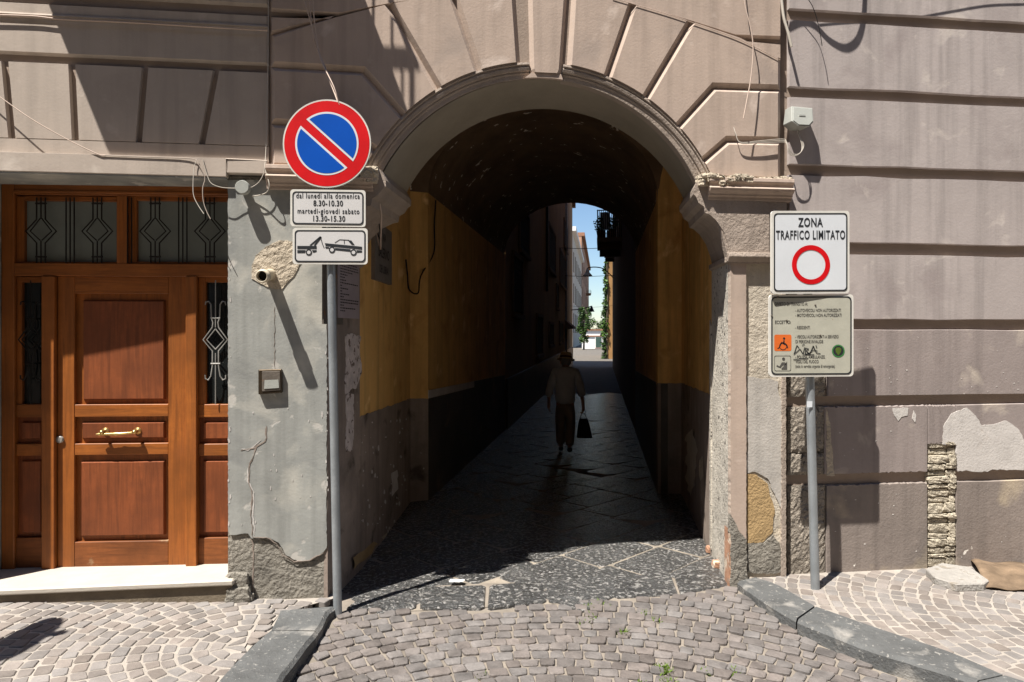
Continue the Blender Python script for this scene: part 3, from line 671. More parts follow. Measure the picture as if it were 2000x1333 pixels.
b = MB(); ring = [(AX+SK*.7+RI*math.cos(R(A1+(A0-A1)*k/24)), .702, AZ+RI*math.sin(R(A1+(A0-A1)*k/24))) for k in range(25)]; loft(b, ring, s1, 1); b.build('inner_face', 'soot_vault', portal)
# mass above the far mouth
b = MB(); e = sect(LW[4], Q(.688, 14.3), 1.06); n = 24
big = [Q(-2.4+ (1.05+2.4)*k/24, 14.32, 18.0) for k in range(25)]
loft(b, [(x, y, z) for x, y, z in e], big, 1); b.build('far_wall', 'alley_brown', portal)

# ================================================================== LEFT BUILDING WITH THE WOODEN DOOR
house = thing('door_building', 'pale plaster building with varnished wooden entrance door left of the arch', 'building', (-2.1, .3, 0))
YW = .016
b = MB()
b.box(-7, PX0, YW+.03, .5, 2.975, 9.5)
b.build('backing_wall', 'groove_plaster', house)
b = MB(); b.box(-7, -3.075, YW, .9, -.1, 2.975); b.build('left_pier', 'grey_plaster', house)
def grooved(polys, name, mat, ch=.014, yf=YW):
    for p in polys:
        b = MB(); b.panel(p, yf, yf+.0305, ch); b.build(name, mat, house)
zA, zB = F(300, 124, YW)[1], F(300, 8, YW)[1]          # the two long grooves
J = [(F(9, 118, YW)[0], F(27, 303, YW)[0]), (F(140, 118, YW)[0], F(149, 303, YW)[0]), (F(283, 125, YW)[0], F(267, 303, YW)[0]), (F(422, 133, YW)[0], F(386, 303, YW)[0])]
zL, xr = 3.095, PX0-.004
gp = .017
b = MB()
zc = F(150, 275, YW)[1]                                # the slanting joints stop here
cols = [(-7, -7)]+J+[(xr+gp, xr+gp)]
def lerp(a, c, t): return a+(c-a)*t
for i in range(len(cols)-1):
    (t0, b0), (t1, b1) = cols[i], cols[i+1]; k = (zA-.026-zc)/(zA-zL)
    c0, c1 = lerp(t0, b0, k), lerp(t1, b1, k)
    grooved([[(c0+gp, zc), (c1-gp, zc), (t1-gp, zA-.026), (t0+gp, zA-.026)]], 'flat_arch_block', 'pale_plaster', .006)
b = MB(); b.plate([(-7, zL-.01), (xr, zL-.01), (xr, zc), (-7, zc)], YW, YW+.03); b.build('wall_strip', 'pale_plaster', house)
grooved([[(-7, zA+.026), (xr, zA+.026), (xr, zB-.03), (-7, zB-.03)]], 'wall_course', 'pale_plaster')
for k in range(8): grooved([[(-7, zB+.03+.61*k), (xr, zB+.03+.61*k), (xr, zB+.58+.61*k), (-7, zB+.58+.61*k)]], 'wall_course', 'pale_plaster')
zr0 = F(200, 38, YW)[1]
b = MB(); P = [(YW+.01, zr0+.02), (YW-.012, zr0+.012), (YW-.018, zr0), (YW-.010, zr0-.012), (YW+.01, zr0-.02)]
b.prism([(-7, y, z) for y, z in P], [(xr, y, z) for y, z in P]); b.build('wall_ridge', 'pale_plaster', house)
b = MB(); b.box(-7, -1.40, -.05, .5, 2.972, 3.098); b.box(-1.40, PX0, -.05, .2, 3.0, 3.098); b.build('lintel_band', 'pale_plaster', house, bevel=.005)
b = MB(); b.box(-7, -1.406, -.044, .6, 2.962, 2.9715); b.build('recess_soffit', 'grey_plaster', house)
# grey pier between the door and the arch: rough core with a broken skin of plaster
pier = MB(); pier.prism([(-1.406, .006, -.1), (-.724, .006, -.1), (-.724, .006, 2.99), (-1.406, .006, 2.99)], [(-1.406, .6, -.1), (-.60, .6, -.1), (-.60, .6, 2.99), (-1.406, .6, 2.99)])
pier.build('pier', 'rough_render', house)
sk = [F(446, 352), F(446, 1035), F(450, 1045), F(485, 1042), F(492, 1052), F(525, 1050), F(545, 1060), F(560, 1085), F(583, 1097), F(607, 1093), F(632, 1078), F(638, 1070), F(639, 352)]
b = MB(); b.plate(jag(sk, .035, .005, 12, keep=(12,)), -.006, .01); b.build('pier_plaster', 'grey_plaster', house)
b = MB(); b.plate(jag([F(500, 500), F(520, 482), F(548, 470), F(575, 472), F(592, 500), F(574, 540), F(552, 565), F(520, 560), F(492, 545), F(492, 520)], .022, .006, 13), -.011, 0)
lbl(b.build('bare_patch', 'old_plaster', house), 'cream patch of bare plaster round the pipe stub')
def ribbon(pts, w, y, mat, name, seed=1):
    rnd = random.Random(seed); pts = jagline(pts, seed); L, Rr = [], []
    for i, p in enumerate(pts):
        a, c = Vector(pts[max(0, i-1)]), Vector(pts[min(len(pts)-1, i+1)]); t = (c-a).normalized(); nn = Vector((-t.y, t.x)); k = w*rnd.uniform(.35, 1.3)*(1 if 0 < i < len(pts)-1 else .2)
        L.append(Vector(p)+nn*k); Rr.append(Vector(p)-nn*k)
    b = MB()
    for i in range(len(pts)-1):
        b.plate([tuple(L[i]), tuple(Rr[i]), tuple(Rr[i+1]), tuple(L[i+1])], y, y+.004)
    return b.build(name, mat, house)
def jagline(pts, seed):
    rnd = random.Random(seed+50); out = []
    for a, c in zip(pts[:-1], pts[1:]):
        a, c = Vector(a), Vector(c); n = max(1, int((c-a).length/.025))
        for k in range(n): out.append(a.lerp(c, k/n)+Vector((rnd.uniform(-.006, .006), rnd.uniform(-.006, .006))) if k or not out else a)
    out.append(Vector(pts[-1])); return [tuple(p) for p in out]
px = lambda L, y=-.006: [F(a, c, y) for a, c in L]
ribbon(px([(522, 832), (518, 862), (497, 875), (480, 878), (470, 880)]), .005, -.0085, 'brown_dado', 'crack', 1)
ribbon(px([(500, 872), (488, 905), (486, 935), (492, 965), (490, 1000), (494, 1050)]), .004, -.0085, 'brown_dado', 'crack', 2)
ribbon(px([(484, 915), (483, 940), (496, 962), (494, 1000), (497, 1045)]), .005, -.0080, 'white_plaster', 'crack', 3)
ribbon(px([(492, 1050), (494, 1090), (493, 1130), (494, 1176)]), .004, .003, 'brown_dado', 'crack', 5)
ribbon(px([(470, 876), (484, 880), (500, 868), (510, 860)]), .006, -.0080, 'white_plaster', 'crack', 4)
ribbon(px([(535, 600), (537, 640), (536, 690), (537, 720)]), .0015, -.0085, 'brown_dado', 'crack', 6)
ribbon(px([(496, 1050), (520, 1050), (540, 1062), (552, 1085), (575, 1098), (605, 1095), (632, 1080)]), .003, -.0088, 'brown_dado', 'crack', 7)
rnd = random.Random(21); b = MB()
for _ in range(46):
    edge = rnd.random() < .6
    X, Y = (rnd.choice([448, 638])+rnd.uniform(-2, 3), rnd.uniform(500, 1040)) if edge else (rnd.uniform(455, 630), rnd.uniform(790, 1030))
    x, z = F(X, Y, -.006); r_ = rnd.uniform(.002, .007); k = rnd.uniform(1, 4)
    b.plate([(x+r_*math.cos(a)*rnd.uniform(.6, 1), z+r_*k*math.sin(a)*rnd.uniform(.6, 1)) for a in np.arange(0, 6.28, .9)], -.0082, -.004)
b.build('paint_chips', 'white_plaster', house)['kind'] = 'stuff'
# ---- the door, in a plane slightly askew to the wall
def dp(x, z, n): return (x, .186-.06*x-n, z)
def E(px_, py_, n=0.0):
    rx, ry = ray(px_); t = (5.186-n)/(ry+.06*rx); return t*rx, EYE+(HZ-py_)*t
def dbox(mb, x0, y0, x1, y1, n0, n1, nn=None):         # pixel rectangle on the door plane
    nn = n1 if nn is None else nn
    a, c = E(x0, y1, 0), E(x1, y0, 0)
    X0, X1, Z0, Z1 = a[0], c[0], (a[1]+E(x1, y1, 0)[1])/2, (c[1]+E(x0, y0, 0)[1])/2
    mb.hexa([dp(X0, Z0, n1), dp(X1, Z0, n1), dp(X1, Z0, n0), dp(X0, Z0, n0), dp(X0, Z1, n1), dp(X1, Z1, n1), dp(X1, Z1, n0), dp(X0, Z1, n0)])
def dpanel(mb, x0, y0, x1, y1, n0, n1, ch):
    a, c = E(x0, y1), E(x1, y0); X0, Z0, X1, Z1 = a[0], a[1], c[0], c[1]
    o = [dp(X0, Z0, n0), dp(X1, Z0, n0), dp(X1, Z1, n0), dp(X0, Z1, n0)]
    m_ = [dp(X0+.004, Z0+.004, n0+.012), dp(X1-.004, Z0+.004, n0+.012), dp(X1-.004, Z1-.004, n0+.012), dp(X0+.004, Z1-.004, n0+.012)]
    i = [dp(X0+ch, Z0+ch, n1), dp(X1-ch, Z0+ch, n1), dp(X1-ch, Z1-ch, n1), dp(X0+ch, Z1-ch, n1)]
    for A, B in ((o, m_), (m_, i)): mb.add(A+B, [(k, (k+1) % 4, 4+(k+1) % 4, 4+k) for k in range(4)])
    mb.add(i, [(0, 1, 2, 3)])
b = MB(); dbox(b, -10, 350, 470, 1135, -.5, -.09); b.build('door_recess', 'black_dado', house)
fr = MB(); dbox(fr, 8, 358, 33, 1125, -.08, .035); frame = fr.build('door_frame', 'door_wood', house, bevel=.004)
for q in ((88, 541, 113, 1122, -.08, .05), (367, 541, 388, 1120, -.08, .05), (231, 384, 252, 517, -.08, .03)):
    fr = MB(); dbox(fr, *q); fr.build('door_post', 'door_wood', frame, bevel=.004)
fr = MB(); dbox(fr, 33, 358, 470, 384, -.08, .030); dbox(fr, 33, 376, 470, 381, .03, .042); fr.build('top_rail', 'door_rail_wood', frame, bevel=.004)
fr = MB(); dbox(fr, 33, 516, 470, 541, -.08, .034); fr.build('transom_bar', 'door_rail_wood', frame, bevel=.004)
def bits(name, mat, par, rects, bevel=.003):           # every rail and stile a part of its own
    for r_ in rects: b = MB(); dbox(b, *r_); b.build(name, mat, par, bevel=bevel)
leaf = MB(); dbox(leaf, 114.5, 541.5, 366.5, 1116.5, -.052, -.023)
leaf = leaf.build('door', 'door_wood', house)
bits('door_stile', 'door_wood', leaf, [(114, 541, 147, 1117, -.05, .012), (330, 541, 367, 1117, -.05, .012)])
bits('door_rail', 'door_rail_wood', leaf, [(147.3, y0, 329.7, y1, -.05, .0105) for y0, y1 in ((541, 574), (790, 814), (866, 888))])
b = MB(); dbox(b, 147.3, 1057, 329.7, 1116, -.05, .0105); lbl(b.build('bottom_rail', 'worn_rail_wood', leaf, bevel=.003), 'bottom rail with scuffed varnish')
for x0, y0, x1, y1, ix, iy in ((147, 574, 330, 790, 14, 13), (147, 814, 330, 866, 12, 10), (147, 888, 330, 1057, 10, 12)):
    b = MB(); dpanel(b, x0+ix, y0+iy, x1-8, y1-8, -.022, .004, .010); b.build('door_panel', 'door_panel_wood', leaf)
# handle and lock
b = MB(); z = E(237, 843)[1]; xs = [E(q, 843)[0] for q in (195, 207, 270, 278)]
for x in (xs[1], xs[2]):
    p = Vector(dp(x, z+.004, .004)); b.lathe([(.026, 0), (.026, .006), (.014, .010), (.011, .045), (.016, .05), (.015, .062), (.006, .068)], p, (-.06, -1, 0), 16)
pts = [dp(xs[0]+(xs[2]-xs[0]+.01)*k/12, z-.012+.014*(k/12)**3, .055) for k in range(13)]
b.tube(pts, [.006, .011, .008, .009, .010, .010, .013, .010, .010, .009, .008, .009, .010], 12); lbl(b.build('handle', 'brass', leaf), 'brass pull bar')
b = MB(); x, z = E(119.5, 858); b.lathe([(.026, 0), (.026, .012), (.020, .016)], dp(x, z, .012), (-.06, -1, 0), 20); b.box(x-.003, x+.003, dp(x, z, .03)[1], dp(x, z, .02)[1], z-.011, z+.011); lbl(b.build('lock', 'grey_iron', leaf), 'round cylinder lock')
# transom windows and sidelights
def bar(mb, pts, r=.0055, n=.028): mb.tube([dp(*E(a, c, n), n) for a, c in pts], r, 6)
def motif(mb, cx, y0, y1, ym, w=30, h=19, g=8.5):
    for s in (-1, 1):
        bar(mb, [(cx+s*g, y0), (cx+s*g, ym-h-4), (cx+s*w, ym), (cx+s*g, ym+h+4), (cx+s*g, y1)])
        bar(mb, [(cx+s*1.5, ym-h-6), (cx+s*(w-9), ym), (cx+s*1.5, ym+h-1)], .0048)
    bar(mb, [(cx, y0), (cx, ym-h-5)], .0048); bar(mb, [(cx, ym+h), (cx, y1)], .0048)
    for yy in (y0+12, y1-12): bar(mb, [(cx-g-2, yy), (cx+g+2, yy)], .007)
for X0, X1, cs, tri in ((33, 231, (80, 190), 137), (252, 470, (303, 410), 357)):
    t = MB(); dbox(t, X0, 384, X1, 516, -.09, -.062); t = t.build('transom_window', 'door_wood', house)
    bits('sash_stile', 'door_wood', t, [(X0, 384, X0+15, 516, -.06, .004), (X1-3, 384, X1, 516, -.06, .004)])
    bits('sash_rail', 'door_rail_wood', t, [(X0+15, 384, X1-3, 393, -.06, .004), (X0+15, 512, X1-3, 516, -.06, .004)], .002)
    b = MB(); dbox(b, X0+14, 391, X1-2, 514, -.06, -.03); lbl(b.build('pane', 'frosted_glass', t), 'frosted glass pane')
    b = MB()
    for cx in cs: motif(b, cx, 386, 514, 452)
    for k in (-8, 0, 8): bar(b, [(tri+k, 386), (tri+k, 514)], .005)
    if X0 > 200: 
        for k in (-8, 0): bar(b, [(tri-104+k+4, 386), (tri-104+k+4, 514)], .005)
    lbl(b.build('grille', 'iron', t), 'wrought iron grille with diamonds')
def scroll(mb, cx, cy, s, v, r0=11):
    pts = []
    for k in range(15):
        a = R(-90*v+s*v*(-20+ k*22)); rr = r0*(1-.045*k); pts.append((cx+s*9+rr*math.cos(a)*1.0*s*s, cy+rr*math.sin(a)))
    bar(mb, pts, .0045)
for X0, X1, cx, glass, gm in ((33, 88, 60, 'dark_glass', 'iron'), (388, 470, 421, 'dark_glass', 'grey_iron')):
    w = MB(); g0 = X0 if X0 < 100 else X0+14
    dbox(w, X0, 541, X1, 1117, -.09, -.062); w = w.build('sidelight', 'door_wood', house)
    bits('sash_stile', 'door_wood', w, [(X0, 541, X0+14, 790, -.06, .004) if X0 > 100 else (X0, 541, X0+10, 793, -.06, .0)])
    bits('bottom_rail', 'worn_rail_wood', w, [(X0, 1050, X1, 1117, -.06, .010)])
    bits('sash_rail', 'door_rail_wood', w, [(g0, 541, X1, 552, -.06, .004), (X0, 790, X1, 815, -.06, .010), (X0, 867, X1, 890, -.06, .010)])
    b = MB(); dbox(b, g0, 545, X1, 795, -.06, -.03); b.build('pane', glass, w)
    for y0, y1 in ((815, 867), (890, 1050)):
        b = MB(); dbox(b, X0, y0, X1, y1, -.06, -.022); dpanel(b, X0+8, y0+9, X1-6, y1-8, -.022, .002, .010); b.build('lower_panel', 'door_panel_wood', w)
    b = MB()
    for s in (-1, 1):
        bar(b, [(cx+s*20, 596), (cx+s*19, 590), (cx+s*13, 589), (cx+s*9, 595), (cx+s*8, 622), (cx+s*5, 630), (cx+s*6, 640), (cx+s*24, 664), (cx+s*6, 686), (cx+s*6, 715), (cx+s*9, 735), (cx+s*14, 743), (cx+s*20, 740), (cx+s*20, 733)], .0052)
        bar(b, [(cx, 643), (cx+s*17, 664), (cx, 683)], .0048)
    bar(b, [(cx, 548), (cx, 640)], .0045); bar(b, [(cx, 690), (cx, 790)], .0045); bar(b, [(cx-9, 711), (cx+9, 711)], .007); bar(b, [(cx-9, 622), (cx+9, 622)], .006)
    lbl(b.build('grille', gm, w), 'wrought iron grille with diamond and scrolls')
# doorstep
b = MB(); z = .180
b.prism([(-7, -.085, z), (-1.345, -.085, z), (-1.345, -.012, z), (-1.409, -.012, z), (-1.409, .32, z), (-7, .7, z)], [(-7, -.085, z-.042), (-1.345, -.085, z-.042), (-1.345, -.012, z-.042), (-1.409, -.012, z-.042), (-1.409, .32, z-.042), (-7, .7, z-.042)])
lbl(b.build('doorstep', 'marble', house, bevel=.010), 'pale marble doorstep')
b = MB(); b.box(-7, -1.36, -.062, .3, -.1, z-.0425); b.build('step_riser', 'riser_stone', house, bevel=.006)
b = MB(); lumps(b, [(-1.41, -1.24, -.075, .0, -.04, .12), (-1.40, -1.26, -.05, .0, .06, .21), (-1.30, -1.225, -.06, .0, -.05, .06)], 8, 3); b.build('stone_footing', 'rough_render', house)
# balcony above the frame whose shadow lies over the door wall
bz, bd, bl, br = 5.2, .62, -3.0, -.845
b = MB(); b.box(bl, br, -bd, YW, bz, bz+.10); bal = b.build('balcony', 'pale_plaster', house, bevel=.01)
b = MB(); h = .50
for i in range(6): 
    y = -.05-.105*i
    for x in (bl+.02, br-.02): b.tube([(x, y, bz+.1), (x, y, bz+.1+h)], .008, 6)
for i in range(28):
    x = bl+.02+(br-bl-.04)*i/27; b.tube([(x, -bd+.03, bz+.1), (x, -bd+.03, bz+.1+h)], .008, 6)
for x in (bl+.02, br-.02): b.box(x-.015, x+.015, -bd+.01, YW, bz+.1+h, bz+.14+h)
b.box(bl, br, -bd+.01, -bd+.05, bz+.1+h, bz+.14+h)
b.build('railing', 'iron', bal)

# ================================================================== RIGHT BUILDING
right = thing('rusticated_building', 'greyish plaster building with long horizontal grooves right of the arch', 'building', (5, .4, 0))
YR = .042
b = MB(); b.box(PX1+.02, 22, YR+.032, .5, -.1, 12); b.build('backing_wall', 'groove_plaster', right)
Gz = [(4.425, 4.344), (3.816, 3.739), (3.208, 3.130), (2.602, 2.512), (1.996, 1.914), (1.386, 1.306), (.770, .687)]
rows = [(-.1, .687)]
for k in range(6, 0, -1): rows.append((Gz[k][0], Gz[k-1][1]))
rows.append((4.425, 4.95))
for k in range(7): rows.append((5.03+.61*k, 5.03+.53+.61*k))
xl = F(1541, 600, YR)[0]; xs_ = F(1612, 900, YR)[0]; xa, xb_ = F(1812, 1000, YR)[0], F(1868, 1000, YR)[0]
zb_top = F(1840, 868, YR)[1]
def course(x0, x1, z0, z1, mat):
    b = MB(); P = [(x0, z0), (x1, z0), (x1, z1), (x0, z1)]
    rnd = random.Random(int(z0*100+x0*10)); n = 60
    def ed(xa_, za, xc, zc, first=False):
        return [(xa_+(xc-xa_)*k/n, za+(zc-za)*k/n+(rnd.choice([.002, .002, .003, .008])*rnd.uniform(-1, 1) if k else 0)) for k in range(n)]
    poly = ed(x0, z0, x1, z0)+[(x1, z0)]+ed(x1, z1, x0, z1)+[(x0, z1)]
    b.panel(poly, YR, YR+.0325, .005); return b.build('wall_course', mat, right)
for i, (z0, z1) in enumerate(rows):
    if i == 0:
        course(xs_+.01, xa, z0, z1, 'right_plaster_base'); course(xb_, 22, z0, z1, 'right_plaster_base')
    elif i == 1:
        course(xs_-.01, xa, z0, z1, 'right_plaster_worn'); course(xb_, 22, z0, z1, 'right_plaster_worn')
        course(xa, xb_, zb_top, z1, 'right_plaster_worn')
    elif i == 2: course(xs_+.02, 22, z0, z1, 'right_plaster_worn')
    else: course(xl, 22, z0, z1, 'right_plaster')
# bare stone blocks by the arch
for z0, z1 in ((-.1, .687), (.770, .94), (.945, 1.306), (1.386, 1.91)):
    b = MB(); rnd = random.Random(int(z1*100))
    x0, x1 = xl-.005, xs_+.004
    def blk(u, v):
        e = min(u, 1-u, v, 1-v); return (x0+(x1-x0)*u, YR+.012-.010*min(1, e*12)+rnd.uniform(-.004, .004), z0+(z1-z0)*v)
    b.grid(blk, 16, max(6, int((z1-z0)*36))); b.box(x0, x1, YR+.02, YR+.04, z0, z1)
    lbl(b.build('stone_block', 'peperino', right), 'bare rough grey stone block')
# the broken strip with tuff masonry in it
b = MB(); b.box(xa, xb_, YR+.028, YR+.031, -.1, zb_top); b.build('strip_back', 'old_plaster', right)
b = MB(); rnd = random.Random(6); bx = []; z = .0
while z < zb_top-.02:
    h = rnd.uniform(.035, .085); d = rnd.uniform(-.012, .012); w = xb_-xa
    cut = rnd.uniform(.55, .8)
    bx.append((xa+.006, xa+w*cut, YR+.005+d, YR+.06, z, z+h-.006)); bx.append((xa+w*cut+.004, xb_-.004, YR-.002+d, YR+.06, z+rnd.uniform(-.02, .02), z+h)); z += h
lumps(b, bx, 5, 3); lbl(b.build('exposed_masonry', 'tuff_rubble', right), 'vertical strip of exposed broken tuff masonry')
# white plaster patches
def wpatch(pp, seed, mat='white_plaster', amp=.008, y=YR-.003):
    b = MB(); b.plate(jag([F(a, c, YR) for a, c in pp], .03, amp, seed), y, YR+.01); return b.build('plaster_patch', mat, right)
wpatch([(1840, 868), (1842, 835), (1858, 808), (1888, 797), (1905, 812), (1918, 832), (1945, 828), (1965, 822), (1990, 840), (2005, 870), (2030, 915), (1870, 921), (1868, 870)], 3)
wpatch([(1742, 797), (1774, 797), (1772, 812), (1760, 815), (1754, 823), (1746, 812)], 4, amp=.005)
wpatch([(1784, 802), (1789, 812), (1787, 826), (1781, 818)], 5, amp=.003)
wpatch([(1614, 800), (1622, 830), (1624, 870), (1630, 930), (1614, 930)], 6, 'old_plaster', .005)
rnd = random.Random(31); b = MB()
for _ in range(70):
    X, Y = rnd.uniform(1625, 1998), rnd.choice([rnd.uniform(655, 770), rnd.uniform(735, 772), rnd.uniform(800, 915), rnd.uniform(955, 1090)])
    if 1805 < X < 1875: continue
    x, z = F(X, Y, YR); r_ = rnd.uniform(.002, .006); k = rnd.uniform(.6, 2.4)
    b.plate([(x+r_*k*math.cos(a)*rnd.uniform(.5, 1), z+r_*math.sin(a)*rnd.uniform(.5, 1)) for a in np.arange(0, 6.28, .9)], YR-.0018, YR+.004)
b.build('paint_chips', 'white_plaster', right)['kind'] = 'stuff'
# a white slab, the flattened cardboard and rubble on the pavement
b = MB(); pts = [G(1808, 1112, .05), G(1838, 1100, .05), G(1895, 1108, .05), G(1932, 1134, .05), G(1922, 1141, .05), G(1868, 1142, .05), G(1825, 1128, .05)]
b.prism([(x, y, .052) for x, y in pts], [(x, y, -.004) for x, y in pts]); tag(b.build('stone_slab', 'pale_slab', None, bevel=.006), 'broken white slab lying on the sidewalk below the bare masonry', 'slab')
b = MB(); q = [G(1892, 1098), G(2080, 1108), G(2095, 1165), G(1925, 1152)]
def cb(u, v):
    a = Vector(q[0]).lerp(Vector(q[1]), u); c = Vector(q[3]).lerp(Vector(q[2]), u); p = a.lerp(c, v)
    return (p.x, p.y, .012+.045*math.sin(math.pi*min(1, v*1.0))*(1-.5*u)+.006*math.sin(u*17)+.02*(1-v)*math.exp(-((u-.05)/.06)**2))
b.grid(cb, 24, 10, True); sh = b.build('cardboard', 'cardboard'); sm = sh.modifiers.new('thick', 'SOLIDIFY'); sm.thickness = .006; sm.offset = 1
tag(sh, 'crumpled brown cardboard sheet on the sidewalk beside the white slab', 'cardboard')

# ================================================================== SIGN POSTS
def sheet(pp, y, th, name, mat, par, yf=None):         # polygon in photo units on the sign's own upright plane
    b = MB(); yf = yf or (lambda x: y)
    P = [F(a, c, y) for a, c in pp]
    b.prism([(x, yf(x), z) for x, z in P], [(x, yf(x)+th, z) for x, z in P]); return b.build(name, mat, par)
def flat(polys, y, lift, name, mat, par, yf=None):     # printed film: every polygon lifted off the plate
    b = MB(); yf = yf or (lambda x: y)
    for pp in polys:
        P = [F(a, c, y) for a, c in pp]; b.add([(x, yf(x)-lift, z) for x, z in P], [tuple(range(len(P)))])
    return b.build(name, mat, par)
def frame_ring(outer, inner, y, lift, name, mat, par, yf=None):
    b = MB(); n = len(outer); yf = yf or (lambda x: y)
    P = [F(a, c, y) for a, c in outer+inner]
    b.add([(x, yf(x)-lift, z) for x, z in P], [(i, (i+1) % n, (i+1) % n+n, i+n) for i in range(n)]); return b.build(name, mat, par)
def texts(lines, y, lift, name, mat, par, yf=None):    # every line of writing a part of its own
    yf = yf or (lambda x: y)
    for s, cx, cy, size, sx, bold, al, sp, slope in lines:
        b = MB()
        def place(u, v):
            x, z = F(cx+u, cy-v+slope*u, y); return (x, yf(x)-lift, z)
        text_mb(b, s, size, place, sx, bold, al, sp); b.build(name, mat, par)
def seg(cx, cy, r, d0, ang, side, n=40):               # circle segment on one side of a band
    a0 = math.acos(d0/r); out = []
    for k in range(n+1):
        t = -a0+2*a0*k/n; u, v = r*math.cos(t), r*math.sin(t)
        nx, ny = side*math.sin(ang), -side*math.cos(ang)   # normal of the band
        tx, ty = math.cos(ang), math.sin(ang)
        out.append((cx+u*nx+v*tx, cy+u*ny+v*ty))
    return out
def line(pp, w):                                        # thick line through photo points
    out = []
    for (x0, y0), (x1, y1) in zip(pp[:-1], pp[1:]):
        L = math.hypot(x1-x0, y1-y0) or 1; nx, ny = -(y1-y0)/L*w/2, (x1-x0)/L*w/2
        out.append([(x0+nx, y0+ny), (x1+nx, y1+ny), (x1-nx, y1-ny), (x0-nx, y0-ny)])
    return out
def round_sign(cx, cy, r, y, par):
    pl = sheet(circ(cx, cy, r, 64), y, .02, 'round_plate', 'sign_back', par)
    flat([circ(cx, cy, r-.4, 64)], y, .001, 'white_disc', 'sign_rim', pl); flat([circ(cx, cy, r*.965, 64)], y, .002, 'red_disc', 'sign_red', pl)
    a = R(42)
    flat([seg(cx, cy, r*.715, r*.095, a, s) for s in (1, -1)], y, .003, 'white_border', 'sign_white', pl)
    flat([seg(cx, cy, r*.672, r*.142, a, s) for s in (1, -1)], y, .004, 'blue_field', 'sign_blue', pl)
bx, by = G(660, 1190, -.02)
sp1 = thing('no_parking_sign_post', 'leaning galvanised post with round no parking sign and two white panels', 'road sign', (bx, by, -.05))
YS = by-.045
tx, tz = F(641, 215, by)
b = MB(); b.tube([(bx, by, -.12), (tx, by+.005, tz)], .0295, 20)
b.build('pole', 'galvanised', sp1)
round_sign(638.5, 281, 86.5, YS, sp1)
def panel_sign(c, y, th, par, name, face, rimw, rad, yf=None, border='sign_black'):
    (x0, y0, x1, y1, tilt) = c
    T = lambda P: [(a, b_+tilt*(a-(x0+x1)/2)) for a, b_ in P]
    pl = sheet(T(rrect(x0, y0, x1, y1, rad)), y, th, name, 'sign_rim', par, yf)
    frame_ring(T(rrect(x0+rimw, y0+rimw, x1-rimw, y1-rimw, rad*1.2)), T(rrect(x0+rimw+2.6, y0+rimw+2.6, x1-rimw-2.6, y1-rimw-2.6, rad)), y, .0022, 'border_line', border, pl, yf)
    flat([T(rrect(x0+rimw, y0+rimw, x1-rimw, y1-rimw, rad*1.2))], y, .0012, 'face', face, pl, yf)
    return pl
p1 = panel_sign((567, 371, 714, 443, .012), YS, .012, sp1, 'hours_panel', 'sign_grey_white', 4, 6)
texts([('dal lunedi alla domenica', 640.5, 383.6, 14.6, .73, .016, 'CENTER', 1.18, .01), ('8.30-10.30', 641, 398.2, 15.4, .80, .024, 'CENTER', 1.10, .01),
       ('martedi-giovedi sabato', 641.5, 413.4, 14.6, .75, .016, 'CENTER', 1.18, .01), ('13.30-15.30', 642, 428.2, 15.4, .80, .024, 'CENTER', 1.10, .01)], YS, .0026, 'lettering', 'sign_black', p1)
p2 = panel_sign((571.5, 446, 718, 516.5, .004), YS, .012, sp1, 'tow_panel', 'sign_grey_white', 4, 6)
zx = lambda L: [(540+a/3.92, 190+c/3.92) for a, c in L]
pic = [zx([(160, 1140), (308, 1140), (308, 1163), (160, 1163)]), zx([(160, 1172), (224, 1172), (218, 1194), (160, 1194)]), zx([(272, 1172), (308, 1172), (308, 1184), (290, 1190), (278, 1190)]),
       zx([(251, 1136), (333, 1066), (347, 1072), (268, 1136)]), zx([(284, 1136), (336, 1072), (347, 1076), (300, 1136)])]
pic += [zx(q) for q in line([(336, 1068), (352, 1125), (365, 1156)], 6)]
pic += [zx([(370, 1119), (655, 1146), (655, 1168), (376, 1140)]), zx([(372, 1146), (404, 1149), (400, 1160), (378, 1160)]), zx([(447, 1155), (568, 1166), (564, 1184), (450, 1172)]), zx([(612, 1172), (655, 1175), (655, 1190), (616, 1192)])]
pic += [zx(q) for q in line([(447, 1116), (484, 1092), (556, 1096)], 5)+line([(518, 1093), (520, 1124)], 5)]+[zx([(546, 1096), (574, 1099), (599, 1133), (575, 1131)])]
b = MB(); P2 = [[F(a, c, YS) for a, c in pp] for pp in pic]
for P in P2: b.add([(x, YS-.0026, z) for x, z in P], [tuple(range(len(P)))])
for cx, cy in ((248, 1189), (425, 1170), (590, 1190)):
    O, I = zx(circ(cx, cy, 24, 20)), zx(circ(cx, cy, 14, 20)); P = [F(a, c, YS) for a, c in O+I]
    b.add([(x, YS-.0032, z) for x, z in P], [(i, (i+1) % 20, (i+1) % 20+20, i+20) for i in range(20)])
b.build('tow_truck_symbol', 'sign_black', p2)
flat([zx(circ(cx, cy, 14, 16)) for cx, cy in ((248, 1189), (425, 1170), (590, 1190))], YS, .0030, 'wheel_centre', 'sign_grey_white', p2)

